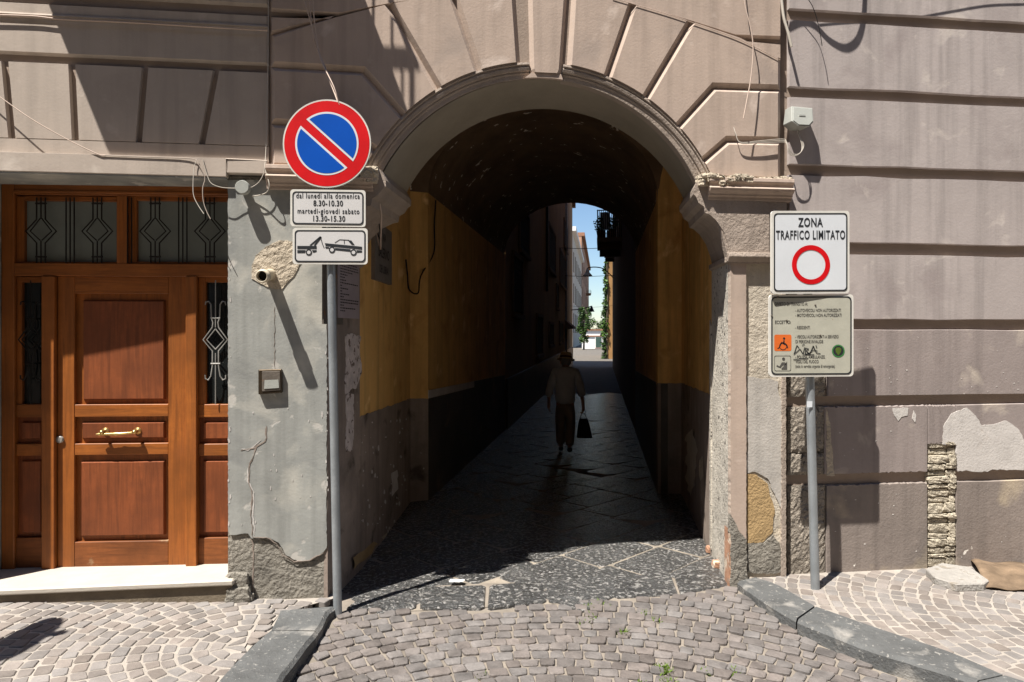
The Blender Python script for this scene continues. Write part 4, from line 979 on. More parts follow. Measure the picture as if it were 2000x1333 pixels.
bx2, by2 = G(1593, 1150)
sp2 = thing('traffic_zone_sign_post', 'grey post with white limited traffic sign above a worn cream panel', 'road sign', (bx2, by2, -.02))
tx2, tz2 = F(1575, 420, by2)
b = MB(); b.tube([(bx2, by2, -.1), (tx2, by2+.01, tz2)], .0315, 20); b.build('pole', 'galvanised', sp2)
b = MB(); zc_ = F(1581, 790, by2-.032)
b.add([(zc_[0]-.02+.02*math.sin(0), by2-.0325, zc_[1]-.022), (zc_[0]+.022, by2-.0325, zc_[1]-.022), (zc_[0]+.022, by2-.0325, zc_[1]+.022), (zc_[0]-.02, by2-.0325, zc_[1]+.022)], [(0, 1, 2, 3)]); b.build('sticker', 'sign_white', sp2)
Y2 = by2-.055
x_l, x_r = F(1505, 500, Y2)[0], F(1658, 500, Y2)[0]
yfu = lambda x: Y2-.004-.026*(x_r-x)/(x_r-x_l)
q1 = panel_sign((1502.5, 413, 1658.5, 574, -.010), Y2, .016, sp2, 'zone_panel', 'sign_white', 4.5, 6, yfu)
texts([('ZONA', 1580, 436.5, 24, .66, .022, 'CENTER', 1.1, -.01), ('TRAFFICO LIMITATO', 1580.5, 461, 24, .56, .02, 'CENTER', 1.12, -.01)], Y2, .0030, 'lettering', 'sign_black', q1, yfu)
frame_ring(circ(1581, 518, 38.2, 56), circ(1581, 518, 28.6, 56), Y2, .0030, 'red_ring', 'sign_red', q1, yfu)
q2 = panel_sign((1502, 575.5, 1667, 736, -.006), Y2, .012, sp2, 'permit_panel', 'sign_cream', 4, 7)
L_ = lambda s, x, y, sz=8.6, sx=.80: (s, x, y, sz, sx*.79, .016, 'LEFT', 1.0, -.004)
texts([L_('DIVIETO DI TRANSITO A:', 1513, 594.5, 9), L_('- AUTOVEICOLI NON AUTORIZZATI', 1553, 607), L_('- MOTOVEICOLI NON AUTORIZZATI', 1553, 616.5), L_('ECCETTO:', 1513, 630, 9, .95), L_('- RESIDENTI', 1553, 640.5),
       L_('- VEICOLI AUTORIZZATI A SERVIZIO', 1553, 658.5, 8.4, .78), L_('DI PERSONE INVALIDE', 1553, 668), L_('- POLIZIA, AMBULANZE,', 1553, 698), L_('VIGILI DEL FUOCO', 1553, 707), L_('(solo in servizio urgente di emergenza)', 1553, 716, 8.4, .74)], Y2, .0026, 'lettering', 'sign_faded', q2)
flat([rrect(1512, 654, 1545.5, 686, 3.5)], Y2, .0020, 'orange_square', 'sign_orange', q2)
wc = line([(1531, 665), (1530, 672), (1536, 674), (1538, 680)], 2.4)+line([(1524, 671), (1531, 671)], 1.6)+line([(1527, 668), (1521, 680), (1518, 681)], 1.8)+[circ(1531, 661.5, 2.2, 12)]
cc = circ(1529, 676.5, 7, 24); wc += line(cc+[cc[0]], 1.1)
flat(wc, Y2, .0030, 'wheelchair_symbol', 'sign_black', q2)
frame_ring(rrect(1512, 695, 1544.5, 725, 3), rrect(1512.8, 695.8, 1543.7, 724.2, 3), Y2, .0024, 'grey_square', 'sign_faded', q2)
flat([circ(1530, 701.5, 3, 12), [(1517, 713), (1522, 716), (1527, 708), (1533, 708), (1536, 712), (1528, 714), (1524, 719), (1516, 716)], [(1530, 716), (1537, 706), (1537, 722), (1526, 722), (1526, 720)]], Y2, .0026, 'driver_symbol', 'sign_faded', q2)
flat([circ(1637, 686, 12.5, 32)], Y2, .0022, 'green_sticker', 'sign_black', q2)
frame_ring(circ(1637, 686, 12.3, 32), circ(1637, 686, 10.2, 32), Y2, .0028, 'sticker_rim', 'sign_green', q2)
flat([[(1637, 695), (1632, 688), (1631, 682), (1634, 679), (1640, 679), (1643, 682), (1642, 688)]], Y2, .0030, 'sticker_drop', 'weed', q2)
gf = [(1550, 693), (1556, 675), (1560, 680)], [(1552, 691), (1562, 682), (1568, 692), (1571, 679)], [(1573, 680), (1572, 692), (1580, 691), (1574, 686), (1579, 682), (1572, 680)], [(1580, 694), (1588, 676), (1594, 690), (1602, 691)], [(1578, 692), (1588, 684), (1596, 686)], [(1570, 693), (1590, 693)], [(1587, 676), (1590, 681)], [(1593, 675), (1595, 680)], [(1566, 675), (1571, 673)], [(1549, 703), (1566, 701), (1578, 700)]
flat([s_ for g_ in gf for s_ in line(g_, 1.5)], Y2, .0036, 'graffiti', 'sign_black', q2)
b = MB()
for a, c in ((1519, 580.5), (1507, 617), (1536, 626), (1592, 596), (1602, 655)):
    x, z = F(a, c, Y2); b.lathe([(.007, 0), (.006, .004), (.002, .006)], (x, Y2-.002, z), (0, -1, 0), 10)
b.build('rivets', 'rust_plate', q2)

# the sign post out of frame whose shadow lies on the left sidewalk
bx3, by3 = -3.28, -1.36
sp3 = thing('no_parking_sign_post', 'galvanised post with a round sign standing past the left edge of the sidewalk', 'road sign', (bx3, by3, .1))
b = MB(); b.tube([(bx3, by3, .0), (bx3, by3, 2.8)], .03, 16); b.build('pole', 'galvanised', sp3)
b = MB(); P = circ(by3, 2.45, .31, 48); b.prism([(bx3-.05, y, z) for y, z in P], [(bx3-.03, y, z) for y, z in P]); rp = b.build('round_plate', 'sign_back', sp3)
b = MB(); b.add([(bx3-.052, y, z) for y, z in circ(by3, 2.45, .29, 48)], [tuple(range(48))]); b.build('red_disc', 'sign_red', rp)

# ================================================================== SMALL THINGS ON THE WALLS
x, z = F(528, 535, -.006); pv = Vector((-.02, -1, -.14)).normalized()
pt = thing('pipe_stub', 'cut cream plastic pipe end sticking out of the grey pier', 'pipe', (x, 0, z))
b = MB(); o = Vector((x, .03, z)); b.lathe([(.040, 0), (.040, .20), (.046, .20), (.046, .235), (.040, .235), (.040, .27), (.034, .27), (.034, .05)], o, pv, 24); b.build('pipe', 'plastic_pipe', pt)
b = MB(); b.lathe([(.0465, .205), (.0465, .212)], o, pv, 24); b.build('seal_ring', 'cable_black', pt)
ic = thing('intercom', 'small square bronze doorbell box on the grey pier', 'doorbell', (F(530, 745)[0], 0, F(530, 745)[1]))
b = MB(); fr_ = [F(507, 770), F(553, 767), F(552, 721), F(507, 722)]
b.plate(fr_, -.04, .0); b.build('housing', 'bronze', ic, bevel=.005)
b = MB(); i0 = [F(512, 765, -.04), F(548, 762.5, -.04), F(547, 725, -.04), F(512, 726, -.04)]
b.prism([(x_, -.044, z_) for x_, z_ in i0], [(x_, -.038, z_) for x_, z_ in i0]); b.build('cover', 'rust_plate', ic, bevel=.002)
b = MB(); i0 = [F(516, 760, -.045), F(545, 758, -.045), F(544, 742, -.045), F(517, 743, -.045)]; b.prism([(x_, -.048, z_) for x_, z_ in i0], [(x_, -.04, z_) for x_, z_ in i0]); b.build('name_card', 'plastic_grey', ic)
x, z = F(473, 366, -.10); jb = thing('junction_box', 'round grey junction box under the lintel right of the door', 'junction box', (x, 0, z))
b = MB(); b.lathe([(.030, -.0), (.030, .05), (.046, .05), (.048, .06), (.048, .10), (.045, .105)], (x, 0, z), (0, -1, 0), 28); b.build('body', 'plastic_grey', jb)
b = MB(); b.lathe([(.044, .104), (.043, .108)], (x, 0, z), (0, -1, 0), 28); b.build('lid', 'plastic_grey', jb)
# square box on the right wall, tilted forward
x, z = F(1565, 228, -.05); jb = thing('junction_box', 'square grey junction box with cut lower corners on the grooved wall', 'junction box', (x, YR, z))
oc = [F(1549, 206, -.06), F(1590, 210, -.06), F(1588, 239, -.06), F(1578, 249, -.06), F(1556, 248, -.06), F(1545, 238, -.06)]
b = MB(); b.prism([(x_, -.06-.25*(z-z_), z_) for x_, z_ in oc], [(x_-.01, YR, z_) for x_, z_ in oc]); b.build('body', 'plastic_grey', jb, bevel=.004)
ic_ = inset(ccw(oc), .010); b = MB(); b.prism([(x_, -.066-.25*(z-z_), z_) for x_, z_ in ic_], [(x_, -.055-.25*(z-z_), z_) for x_, z_ in ic_]); lid = b.build('lid', 'plastic_grey', jb, bevel=.002)
b = MB(); b.box(x-.028, x+.022, -.071, -.064, z-.004, z+.008); b.build('maker_plate', 'sign_back', lid)
# ---- cables
def cable(pts3, r, mat, label, n=5, cat='cable', group=None):
    b = MB(); b.tube(smooth(pts3, n), r, 6); return tag(b.build('cable', mat), label, cat, group)
def cp(L, y): return [F3(a, c, (y if not isinstance(y, list) else y[i])) for i, (a, c) in enumerate(L)]
cable(cp([(-60, 150), (0, 190), (60, 232), (130, 272), (190, 301), (205, 304)], [-.02, -.045, -.06, -.055, -.055, -.055]), .0035, 'cable_pale', 'thin pale cable sagging across the wall at far left')
cable(cp([(205, 304), (280, 307), (350, 309), (378, 311), (386, 318), (398, 341), (400, 352), (396, 368), (397, 392), (403, 412), (411, 428)], [-.055, -.055, -.056, -.06, -.065, -.07, -.075, -.09, -.10, -.11, -.12]), .0030, 'cable_dusty', 'white cable from the lintel hanging over the right fanlight')
cable(cp([(385, 311), (379, 330), (377, 365), (379, 385), (388, 403), (398, 418)], [-.06, -.065, -.09, -.10, -.11, -.12]), .0026, 'cable_white', 'frayed thin white cable end left of the other hanging one')
cable(cp([(396, 312), (404, 340), (412, 358), (430, 366), (450, 368), (462, 368)], [-.055, -.06, -.07, -.07, -.06, -.055]), .0028, 'cable_white', 'short white cable running into the round box from the left')
cable(cp([(486, 366), (492, 366), (505, 357), (514, 342), (517, 325), (519, 300), (521, 250), (523, 150), (524, 40), (524, -60)], [-.05, -.06, -.065, -.065, -.06, -.02, .0, .0, .0, .0]), .003, 'cable_white', 'white cable climbing the joint from the round box')
cable(cp([(517, 330), (522, 345), (526, 362), (522, 375), (510, 381), (492, 384)], [-.06, -.07, -.08, -.07, -.04, -.02]), .0038, 'cable_white', 'loop of cable hanging beside the round box')
cable(cp([(-50, 29), (60, 32), (120, 38), (250, 44), (400, 53), (522, 60)], YW-.022), .006, 'cable_pale', 'painted cable fixed along the wall above the door')
for i, L in enumerate(([(588, -20), (600, 20), (612, 62), (624, 104), (640, 148), (660, 200)], [(602, -20), (608, 40), (615, 85), (627, 112), (645, 155), (663, 205)], [(612, -20), (613, 30), (619, 80), (622, 100), (630, 125), (652, 170), (662, 203)])):
    cable(cp(L, [-.03, -.04, -.035, -.06, -.12, -.22, -.22][:len(L)]), .0042, 'cable_pale', ['pale cable running down to the no parking sign, leftmost at the top of the bundle', 'pale cable in the middle of the bundle above the no parking sign', 'pale cable with a kink, rightmost at the top of the bundle above the round sign'][i], group='cables above the no parking sign')
cable(cp([(1450, -40), (1455, 10), (1466, 55), (1471, 95), (1467, 150), (1459, 195), (1452, 232)], [-.04, -.05, -.06, -.065, -.07, -.08, -.085]), .0042, 'cable_pale', 'loose pale cable end hanging over the right voussoirs')
cable(cp([(1196, -4), (1300, 27), (1362, 48), (1445, 78), (1524, 118)], -.006), .0022, 'cable_pale', 'thin pale wire stretched along the top of the arch blocks')
for k in range(3):
    cable(cp([(1433, 249), (1437, 262), (1446, 278+k), (1480, 276+k*2), (1527, 272+k*3), (1536, 277+k*2), (1540, 290+k*4), (1552, 302+k*1.5), (1564, 298), (1570-k*2, 284), (1563-k, 268), (1559-k, 254)], [.0, -.02, -.03, -.035, -.035, -.05, -.06, -.06, -.06, -.05, -.04, -.03]), .0028, 'cable_white', ['upper white cable looping under the square box', 'middle white cable looping under the square box', 'lower white cable looping under the square box'][k], group='white cables under the square box')
cable(cp([(1524, -30), (1530, 30), (1538, 60), (1546, 92)], [-.01, -.02, -.03, -.035]), .011, 'cable_white', 'stub of peeling white conduit at the top of the grooved wall')
def caster(L, d):                                       # a hanging cable found from the shadow it throws on the right wall
    out = []
    for a, c in L:
        x, z = F(a, c, YR); out.append((x+SUN.x/SUN.y*-d, YR-d, z-SUN.z/SUN.y*d))
    return out
cable(caster([(1540, 55), (1565, 44), (1590, 50), (1620, 80), (1650, 95), (1672, 84), (1684, 55), (1689, 10), (1690, -60)], .18), .012, 'cable_black', 'thick black cable loop hanging above the right wall')
cable(caster([(1600, 50), (1660, 45), (1760, 40), (1850, 25), (1930, 12), (2010, 9)], .10), .004, 'cable_black', 'thin black cable strung along the top of the right wall')
cable(caster([(1552, 30), (1580, 62), (1600, 90), (1612, 130), (1618, 165)], .08), .0028, 'cable_black', 'thin dangling wire above the right wall')
# inside the passage
def LWp(t, z, k=.02, seg_=1):
    a, c = Vector(LW[seg_]), Vector(LW[seg_+1]); d = (c-a).normalized(); p = a.lerp(c, t); return (p.x+d.y*k, p.y-d.x*k, z)
cable([LWp(.04, 3.50, .03, 3), LWp(.035, 3.2, .02, 3), LWp(.03, 2.85, .02, 3), (-.10, 3.02, 2.55), (-.13, 3.0, 2.35), LWp(.93, 2.38, .02), LWp(.88, 2.55, .02), LWp(.84, 2.7, .02)], .009, 'cable_black', 'black cable drooping over the yellow passage wall')
cable([(-.40, .1, 2.98), (-.36, .2, 2.80), (-.38, .45, 2.62), (-.40, .7, 2.58), (-.44, .75, 2.75), (-.44, .72, 2.98)], .006, 'cable_pale', 'loop of grey cable hanging from the left corbel')
cable([(-.42, .3, 2.95), (-.40, .5, 2.78), (-.40, .72, 2.66), (-.45, .8, 2.80), (-.45, .75, 3.1)], .005, 'cable_black', 'dark cable loop behind the left corbel')
cable([(2.10, .72, 3.25), (2.25, .9, 3.28), (2.5, 1.0, 3.32), (2.55, 1.05, 3.3)], .008, 'cable_black', 'black cable crossing the yellow wall behind the right corbel')
# street name plaque, notice board, torn posters on the left reveal
def on_wall(name, mat, seg_, t0, t1, z0, z1, k0, k1, parent=None):
    b = MB(); c = [LWp(t0, z0, k1, seg_), LWp(t1, z0, k1, seg_), LWp(t1, z0, k0, seg_), LWp(t0, z0, k0, seg_), LWp(t0, z1, k1, seg_), LWp(t1, z1, k1, seg_), LWp(t1, z1, k0, seg_), LWp(t0, z1, k0, seg_)]
    b.hexa(c); return b.build(name, mat, parent)
pq = thing('street_plaque', 'dark stone street name plaque high on the yellow passage wall', 'plaque', LWp(.3, 2.4, 0))
on_wall('slab', 'plaque_stone', 1, .17, .48, 2.36, 2.88, 0, .035, pq)
b = MB()
def plq(cx, cz):
    L = (Vector(LW[2])-Vector(LW[1])).length
    return lambda u, v: LWp(cx+u/L, cz+v, .0365)
for s_, cx, cz, sz in (('VIA', .33, 2.77, .10), ('SALERNO', .325, 2.62, .13), ('DEI LIBRAI', .325, 2.47, .10)):
    b = MB(); text_mb(b, s_, sz, plq(cx, cz), .85, .02); b.build('lettering', 'plaque_letter', pq)
nb = thing('notice_board', 'purplish grey notice board with small lines of text behind the post', 'notice board', LWp(.6, 1.9, 0, 0))
on_wall('back_plate', 'rust_plate', 0, -.15, .40, 1.95, 2.75, .0, .012, nb)
on_wall('board', 'notice_board', 0, .22, .90, 2.0, 2.80, .012, .02, nb)
b = MB(); rnd = random.Random(3); zz = 2.05
while zz < 2.77:
    t = .28
    while t < .84:
        w = rnd.uniform(.02, .07)
        b.add([LWp(t, zz, .0215, 0), LWp(min(.86, t+w), zz, .0215, 0), LWp(min(.86, t+w), zz+.008, .0215, 0), LWp(t, zz+.008, .0215, 0)], [(0, 1, 2, 3)]); t += w+.012
        if rnd.random() < .09: break
    zz += .021
b.build('text_lines', 'plaque_letter', nb)
def poster(poly, seed, label, seg_=0):
    b = MB(); P = jag(poly, .03, .012, seed); b.prism([LWp(t, z, .004, seg_) for t, z in [(p[0]/.717, p[1]) for p in P]], [LWp(t, z, .0, seg_) for t, z in [(p[0]/.717, p[1]) for p in P]])
    tag(b.build('torn_poster', 'torn_paper'), label, 'poster', 'torn posters')
poster([(.36, 1.42), (.62, 1.44), (.76, 1.56), (.70, 1.78), (.74, 1.86), (.60, 1.87), (.36, 1.86)], 4, 'torn shredded poster on the passage corner under the notice board')
poster([(.38, .97), (.52, .96), (.56, 1.10), (.56, 1.40), (.38, 1.40)], 5, 'narrow torn white poster low on the passage corner')
# ---- litter
x, y = G(892, 1140, -.045); b = MB(); b.add([(x-.06, y-.025, -.022), (x+.05, y-.03, -.020), (x+.065, y+.03, -.028), (x-.045, y+.035, -.022), (x, y, -.012)], [(0, 1, 4), (1, 2, 4), (2, 3, 4), (3, 0, 4)]); tag(b.build('paper_scrap', 'paper'), 'small white paper scrap on the basalt slabs', 'litter')
for i, (a, c, w, l_) in enumerate(((1392, 1078, .05, 'pale'), (1404, 1108, .045, ''))):
    x, y = G(a, c, -.05); b = MB(); lumps(b, [(x-w, x+w, y-.03, y+.05, -.06, .0)], 11+i); tag(b.build('brick_piece', 'terracotta'), ['broken brick piece at the foot of the right jamb, nearer the dark passage', 'flat broken brick piece at the foot of the right jamb, nearer the kerb'][i], 'brick', 'brick pieces by the jamb')
b = MB(); rnd = random.Random(77)
for a, c, n_ in ((1150, 1185, 10), (1158, 1205, 12), (1140, 1215, 10), (1255, 1195, 8), (1215, 1232, 10), (1282, 1212, 8), (1300, 1300, 26), (1305, 1318, 26), (1260, 1325, 16), (1290, 1290, 12), (1435, 1300, 8), (940, 1310, 6), (1385, 1300, 8), (1180, 1180, 8)):
    X, Y = G(a, c, -.06)
    for _ in range(n_*2):
        x, y = X+rnd.gauss(0, .022), Y+rnd.gauss(0, .022); z = zs(x, y)-.012; h = rnd.uniform(.012, .032); an = rnd.random()*6.28; dx, dy = math.cos(an)*.006, math.sin(an)*.006; lx, ly = rnd.gauss(0, .012), rnd.gauss(0, .012)
        b.add([(x-dx, y-dy, z), (x+dx, y+dy, z), (x+lx+dx*.7, y+ly+dy*.7, z+h*.7), (x+lx*1.6, y+ly*1.6, z+h)], [(0, 1, 2, 3)])
o = b.build('weeds', 'weed'); struct(o, 'small green weeds growing between the street cobbles', 'weeds', 'stuff')

# ================================================================== THE ALLEY BEYOND
def abox(mb, o0, o1, d0, d1, z0, z1):
    mb.hexa([Q(o0, d0, z0), Q(o1, d0, z0), Q(o1, d1, z0), Q(o0, d1, z0), Q(o0, d0, z1), Q(o1, d0, z1), Q(o1, d1, z1), Q(o0, d1, z1)])
def adepth(px_, off): return off*FPX/(px_-1175)        # distance of the point of a wall seen at that column
def opening(par, off, d0, d1, z0, z1, side, mat='shutter_dark', arch=False, name='window'):
    b = MB(); s = side
    fr = .10
    abox(b, off-s*.02, off+s*.05, d0-fr, d0, z0-fr*.5, z1+fr); abox(b, off-s*.02, off+s*.05, d1, d1+fr, z0-fr*.5, z1+fr); abox(b, off-s*.02, off+s*.06, d0, d1, z1, z1+fr); abox(b, off-s*.02, off+s*.09, d0-fr, d1+fr, z0-fr*1.5, z0-fr*.5)
    w = b.build(name, 'alley_brown', par)
    b = MB(); abox(b, off-s*.02, off+s*.02, d0, d1, z0, z1)
    n = 10
    for k in range(n): abox(b, off+s*.02, off+s*.032, d0+.05, d1-.05, z0+(z1-z0)*(k+.15)/n, z0+(z1-z0)*(k+.75)/n)
    b.build('shutter', mat, w); return w
oL, oR = -2.035, .688
A = thing('alley_building', 'tall ochre building in shade on the left of the alley', 'building', Q(oL-2, 30, -.5))
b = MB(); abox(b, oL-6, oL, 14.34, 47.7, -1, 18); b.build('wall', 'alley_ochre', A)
b = MB(); abox(b, oL-6, oL+.28, 14.4, 47.9, 17.6, 18.2); abox(b, oL, oL+.22, 47.3, 47.95, 10.6, 11.0); b.build('cornice', 'alley_brown', A)
b = MB(); abox(b, oL, oL+.05, 14.4, 47.7, -1, .9); b.build('plinth', 'black_dado', A)
for px0, px1, y0, y1 in ((1000, 1018, 505, 610), (1013, 1031, 415, 490), (1071, 1084, 452, 528), (1093, 1104, 500, 558), (1101, 1108, 440, 486), (1072, 1080, 634, 672), (1092, 1099, 632, 668), (1047, 1058, 620, 690), (1086, 1090, 560, 600)):
    d0, d1 = adepth(px0, oL), adepth(px1, oL); dm = (d0+d1)/2
    opening(A, oL, d0, d1, EYE+(HZ-y1)/FPX*dm, EYE+(HZ-y0)/FPX*dm, 1)
d = adepth(1104, oL); b = MB(); abox(b, oL, oL+.12, d, d+.14, -1, 14); b.build('drainpipe', 'grey_iron', A)
d = adepth(1066, oL); b = MB(); abox(b, oL, oL+.09, d, d+.12, 3.4, 17); b.build('drainpipe', 'iron', A)
b = MB(); d = adepth(1103, oL); b.prism([Q(oL, d, 2.6), Q(oL+.45, d, 2.2), Q(oL+.45, d, 2.12), Q(oL, d, 2.12)], [Q(oL, d+5, 2.6), Q(oL+.45, d+5, 2.2), Q(oL+.45, d+5, 2.12), Q(oL, d+5, 2.12)]); b.build('awning', 'alley_brown', A)
Eb = thing('alley_building', 'tall brown building in deep shade on the right of the alley', 'building', Q(oR+2, 30, -.5))
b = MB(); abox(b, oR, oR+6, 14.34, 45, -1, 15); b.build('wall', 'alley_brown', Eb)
def balcony(par, off, d0, d1, z, out, hh=.95, clutter=True):
    b = MB(); abox(b, off-out, off, d0, d1, z, z+.16); abox(b, off-out*.9, off, d0+.1, d0+.3, z-.25, z); abox(b, off-out*.9, off, d1-.3, d1-.1, z-.25, z); bl_ = b.build('balcony', 'alley_brown', par)
    b = MB()
    for k in range(13):
        for dd in (d0+.04, d1-.04): b.tube([Q(off-out*k/12*.97-.01, dd, z+.16), Q(off-out*k/12*.97-.01, dd, z+.16+hh)], .012, 5)
    for k in range(20): b.tube([Q(off-out+.03, d0+(d1-d0)*k/19, z+.16), Q(off-out+.03, d0+(d1-d0)*k/19, z+.16+hh)], .012, 5)
    for dd in (d0+.04, d1-.04): b.tube([Q(off, dd, z+.16+hh), Q(off-out, dd, z+.16+hh)], .02, 6)
    b.tube([Q(off-out+.02, d0, z+.16+hh), Q(off-out+.02, d1, z+.16+hh)], .02, 6); b.build('railing', 'iron', bl_)
    return bl_
balcony(Eb, oR, 24, 26.6, EYE+172/FPX*24.5, .86); balcony(Eb, oR, 38, 40.5, EYE+150/FPX*39, .55)
opening(Eb, oR, 24.6, 25.8, 5.4, 7.6, -1); opening(Eb, oR, 38.6, 39.8, 6.3, 8.4, -1)
def potted(off, d, z, label):
    t = thing('potted_plant', label, 'plant', Q(off, d, z)); b = MB(); b.lathe([(.12, 0), (.16, .24), (.17, .26)], Q(off, d, z), (0, 0, 1), 12); b.build('pot', 'terracotta', t)
    b = MB(); rnd = random.Random(int(d*10)); c = Vector(Q(off, d, z+.5)); leaves(b, c, (.26, .26, .34), 260, .05, rnd); b.build('foliage', 'leaf', t)
def leaves(b, c, rad, n, s, rnd, shell=.55):
    for _ in range(n):
        v = Vector((rnd.gauss(0, 1), rnd.gauss(0, 1), rnd.gauss(0, 1))).normalized()*(shell+(1-shell)*rnd.random())*rnd.uniform(.75, 1.08)
        p = c+Vector((v.x*rad[0], v.y*rad[1], v.z*rad[2]))
        a = Vector((rnd.gauss(0, 1), rnd.gauss(0, 1), rnd.gauss(0, .6))).normalized(); e = a.cross(Vector((rnd.gauss(0, 1), rnd.gauss(0, 1), rnd.gauss(0, 1)))).normalized(); k = s*rnd.uniform(.6, 1.3)
        b.add([p-a*k, p+e*k*.5, p+a*k, p-e*k*.5], [(0, 1, 2, 3)])
zb1 = EYE+172/FPX*24.5+.16
potted(oR-.72, 24.3, zb1, 'potted plant at the outer corner of the nearer balcony'); potted(oR-.35, 24.3, zb1, 'potted plant near the wall on the nearer balcony')
lau = MB(); lau.grid(lambda u, v: Q(oR-.75+.35*u, 24.15+.03*math.sin(9*u), zb1+.9-.62*v), 8, 4); o = lau.build('laundry', 'sign_grey_white'); sm = o.modifiers.new('t', 'SOLIDIFY'); sm.thickness = .01; tag(o, 'pale cloth hanging on the balcony railing over the alley', 'laundry')
Fb = thing('ochre_building', 'sunlit orange building edge at the end of the alley on the right', 'building', Q(4, 64, -.8))
b = MB(); abox(b, .52, 9, 60, 72, -1.5, 9.6); b.build('wall', 'alley_ochre', Fb)
b = MB(); abox(b, .35, 9, 59.8, 72.2, 9.6, 10); b.build('roof', 'roof_tile', Fb); opening(Fb, .52, 62, 63.5, 2.2, 4.2, -1)
iv = thing('ivy', 'green ivy hanging down the orange building at the alley end', 'plant', Q(.3, 60, -.8)); rnd = random.Random(15)
b = MB()
for k in range(34):
    z = -.4+8.4*k/33; w = .26+.12*math.sin(k*1.7)+(.1 if k < 18 else -.05)
    leaves(b, Vector(Q(.46-w*.5, 60.1+rnd.uniform(-.2, .6), z)), (w, .5, .34), 70, .13, rnd, .2)
b.build('foliage', 'leaf', iv); b = MB(); b.tube(smooth([Q(.5, 59.95, -1), Q(.42, 59.9, 2), Q(.5, 59.9, 5), Q(.44, 59.92, 8)]), .05, 6); b.build('stem', 'bark', iv)
Bb = thing('cream_building', 'pale cream building beyond the square at the end of the alley', 'building', Q(-9, 135, -1.4))
b = MB(); abox(b, -22, -4.7, 110, 160, -2.2, 18.2); b.build('wall', 'far_cream', Bb); b = MB(); abox(b, -22, -4.1, 109.6, 160.2, 18.2, 18.9); b.build('cornice', 'far_white', Bb)
for z in (2, 7, 12.2):
    for d in range(114, 158, 7): opening(Bb, -4.7, d, d+1.8, z, z+3, 1, 'shutter_green')
Cb = thing('brick_building', 'tall reddish brick building behind the cream one', 'building', Q(-10, 200, -2)); b = MB(); abox(b, -26, -4.7, 160.3, 250, -3, 24.5); b.build('wall', 'far_brick', Cb)
b = MB(); abox(b, -26, -4.0, 160.2, 250.2, 24.5, 25.3); b.build('roof', 'roof_tile', Cb)
for z in (3, 9, 15):
    for d in range(168, 246, 12): opening(Cb, -4.7, d, d+2.2, z, z+4, 1, 'shutter_dark')
balcony(Cb, -4.7, 205, 212, 13.5, -1.4)
Db = thing('white_house', 'small white house with green shutter facing down the alley', 'house', Q(-1, 107, -1.4))
zg = -1.35; b = MB(); abox(b, -3.0, 6, 104, 112, zg-.6, zg+3.55); b.build('wall', 'far_white', Db)
b = MB(); abox(b, -3.1, 6.1, 103.8, 112.2, zg+3.55, zg+3.75); b.build('roof', 'roof_tile', Db); b = MB(); abox(b, -3.0, 6, 103.86, 104, zg+2.62, zg+2.78); b.build('string_course', 'roof_tile', Db)
w = MB(); abox(w, -1.02, .02, 103.9, 104, zg+.95, zg+2.62); w = w.build('window', 'far_white', Db); b = MB(); abox(b, -.92, -.08, 103.84, 103.9, zg+1.0, zg+2.55); b.build('shutter', 'shutter_green', w); b = MB(); abox(b, -1.15, .15, 103.6, 104, zg+.6, zg+.78); b.build('sill', 'roof_tile', w)
def tree(name, label, off, d, z0, h, rx, seed, n):
    t = thing(name, label, 'tree', Q(off, d, z0)); rnd = random.Random(seed)
    b = MB(); p = Vector(Q(off, d, z0)); b.tube([p, p+Vector((.05, 0, h*.3)), p+Vector((-.03, .1, h*.7))], [.16, .12, .05], 8)
    for k in range(5): a = rnd.random()*6.28; s_ = p+Vector((0, 0, h*(.25+.1*k))); b.tube([s_, s_+Vector((math.cos(a)*rx*.6, math.sin(a)*rx*.6, h*.14))], [.05, .02], 5)
    b.build('trunk', 'bark', t)
    b = MB()
    for _ in range(26):
        c = p+Vector((rnd.uniform(-1, 1)*rx*.7, rnd.uniform(-1, 1)*rx*.7, h*rnd.uniform(.25, .95))); leaves(b, c, (rx*.42, rx*.42, h*.09), n, .16, rnd, .3)
    b.build('crown', 'leaf', t)
tree('tree', 'leafy green tree on the left of the far square', -2.55, 97, -1.25, 6.8, 1.0, 5, 90)
tree('shrub', 'low dark shrub behind the white house roof', -.9, 114, -1.5, 6.0, 1.9, 6, 60)
# lamps and wires over the alley
lp = thing('street_lamp', 'bell shaped cream street lamp on a curved arm over the alley', 'street lamp', Q(oR, 40, 5.2)); zl = EYE+113/FPX*40
lo_ = -.82; b = MB(); b.tube(smooth([Q(oR, 40, zl-.25), Q(.35, 40, zl+.1), Q(0, 40, zl+.35), Q(-.45, 40, zl+.42), Q(lo_, 40, zl+.36), Q(lo_, 40, zl+.2)]), .03, 6); b.build('arm', 'iron', lp)
b = MB(); b.lathe([(.06, .32), (.10, .22), (.12, .1), (.20, .02), (.28, -.08), (.26, -.12)], Q(lo_, 40, zl), (0, 0, 1), 20); b.build('lamp_shade', 'lamp_metal', lp)
lp = thing('street_lamp', 'small black bell lamp on the far left wall of the alley', 'street lamp', Q(oL, 47, 3.3)); zl = EYE+44/FPX*46; b = MB(); b.tube([Q(oL, 46, zl), Q(-1.3, 46, zl+.05), Q(-.68, 46, zl+.25)], .03, 6); b.build('arm', 'iron', lp)
b = MB(); b.lathe([(.03, .28), (.10, .1), (.20, -.12)], Q(-.68, 46, zl), (0, 0, 1), 14); b.build('lamp_shade', 'iron', lp)
